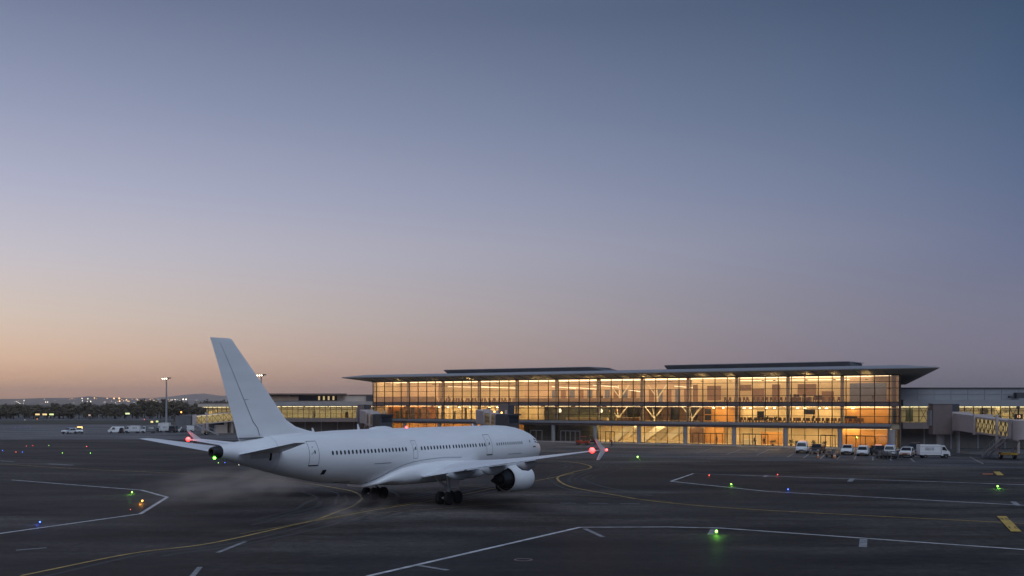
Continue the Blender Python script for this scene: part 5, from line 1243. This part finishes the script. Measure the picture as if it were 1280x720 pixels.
town([(tl.uniform(85, 225), 498.5 + tl.random() * 4, tl.uniform(.7, 1.2)) for _ in range(24)] + [(142.5, 498, 2.4), (149, 498, 2.8), (149.5, 501.4, 2.5), (118, 497.6, 1.8), (134, 497.8, 1.6), (158, 499.5, 1.8), (160, 501.5, 1.6), (188, 499.5, 1.8)], 'town_street_lights', (1, .5, .14), 3.2)

# ------------------------------------------------------------------ drifting exhaust and haze
def vol(name, label, u, v, rx, ry, rz_, dens, seed):
    p = gp(u, v); mb = MB(); mb.ball((0, 0, 0), 1, 20, 12); o = mb.build(name, None or MATS['black_ink'], None, True); o.location = (p.x, p.y, rz_ * .92); o.scale = (rx, ry, rz_); o.rotation_euler.z = math.pi / 2 - PSI + .5
    m = bpy.data.materials.new(name); m.use_nodes = True; t = m.node_tree; t.nodes.clear()
    pv = N(t, 'ShaderNodeVolumePrincipled'); pv.inputs['Color'].default_value = (.92, .82, .75, 1); pv.inputs['Anisotropy'].default_value = .1
    tcx = N(t, 'ShaderNodeTexCoord'); ln = N(t, 'ShaderNodeVectorMath', operation='LENGTH'); t.links.new(tcx.outputs['Object'], ln.inputs[0])
    fall = N(t, 'ShaderNodeMapRange'); fall.inputs[1].default_value = .15; fall.inputs[2].default_value = .95; fall.inputs[3].default_value = 1; fall.inputs[4].default_value = 0; t.links.new(ln.outputs['Value'], fall.inputs[0])
    no = N(t, 'ShaderNodeTexNoise'); no.noise_dimensions = '4D'; no.inputs['W'].default_value = seed; no.inputs['Scale'].default_value = 1.7; no.inputs['Detail'].default_value = 4; t.links.new(tcx.outputs['Object'], no.inputs['Vector'])
    nr = N(t, 'ShaderNodeMapRange'); nr.inputs[1].default_value = .42; nr.inputs[2].default_value = .70; t.links.new(no.outputs[0], nr.inputs[0])
    m1 = N(t, 'ShaderNodeMath', operation='MULTIPLY'); t.links.new(fall.outputs[0], m1.inputs[0]); t.links.new(nr.outputs[0], m1.inputs[1])
    m2 = N(t, 'ShaderNodeMath', operation='MULTIPLY'); m2.inputs[1].default_value = dens; t.links.new(m1.outputs[0], m2.inputs[0]); t.links.new(m2.outputs[0], pv.inputs['Density'])
    om = N(t, 'ShaderNodeOutputMaterial'); t.links.new(pv.outputs[0], om.inputs['Volume'])
    o.data.materials.clear(); o.data.materials.append(m); tag(o, label, 'smoke', 'drifting exhaust puffs', 'stuff')
vol('exhaust_haze', 'thin brownish exhaust drifting left behind the aircraft tail', 258, 630, 15, 5.5, 1.9, .125, 1.0)
vol('exhaust_haze', 'thin brownish exhaust under the rear fuselage', 345, 622, 13, 4.5, 1.9, .13, 5.0)
vol('exhaust_haze', 'faint exhaust low in front of the main wheels', 440, 655, 10.0, 3.5, 1.2, .10, 9.0)

mb = MB(); mb.box((0, 7900, 110), (18400, 17400, 222)); hazeo = mb.build('haze', M_INK)
m = bpy.data.materials.new('haze'); m.use_nodes = True; t = m.node_tree; t.nodes.clear()
pv = N(t, 'ShaderNodeVolumePrincipled'); pv.inputs['Density'].default_value = 6.5e-5; pv.inputs['Color'].default_value = (.98, .96, .96, 1); pv.inputs['Anisotropy'].default_value = .72
om = N(t, 'ShaderNodeOutputMaterial'); t.links.new(pv.outputs[0], om.inputs['Volume'])
hazeo.data.materials.clear(); hazeo.data.materials.append(m); tag(hazeo, kind='stuff')
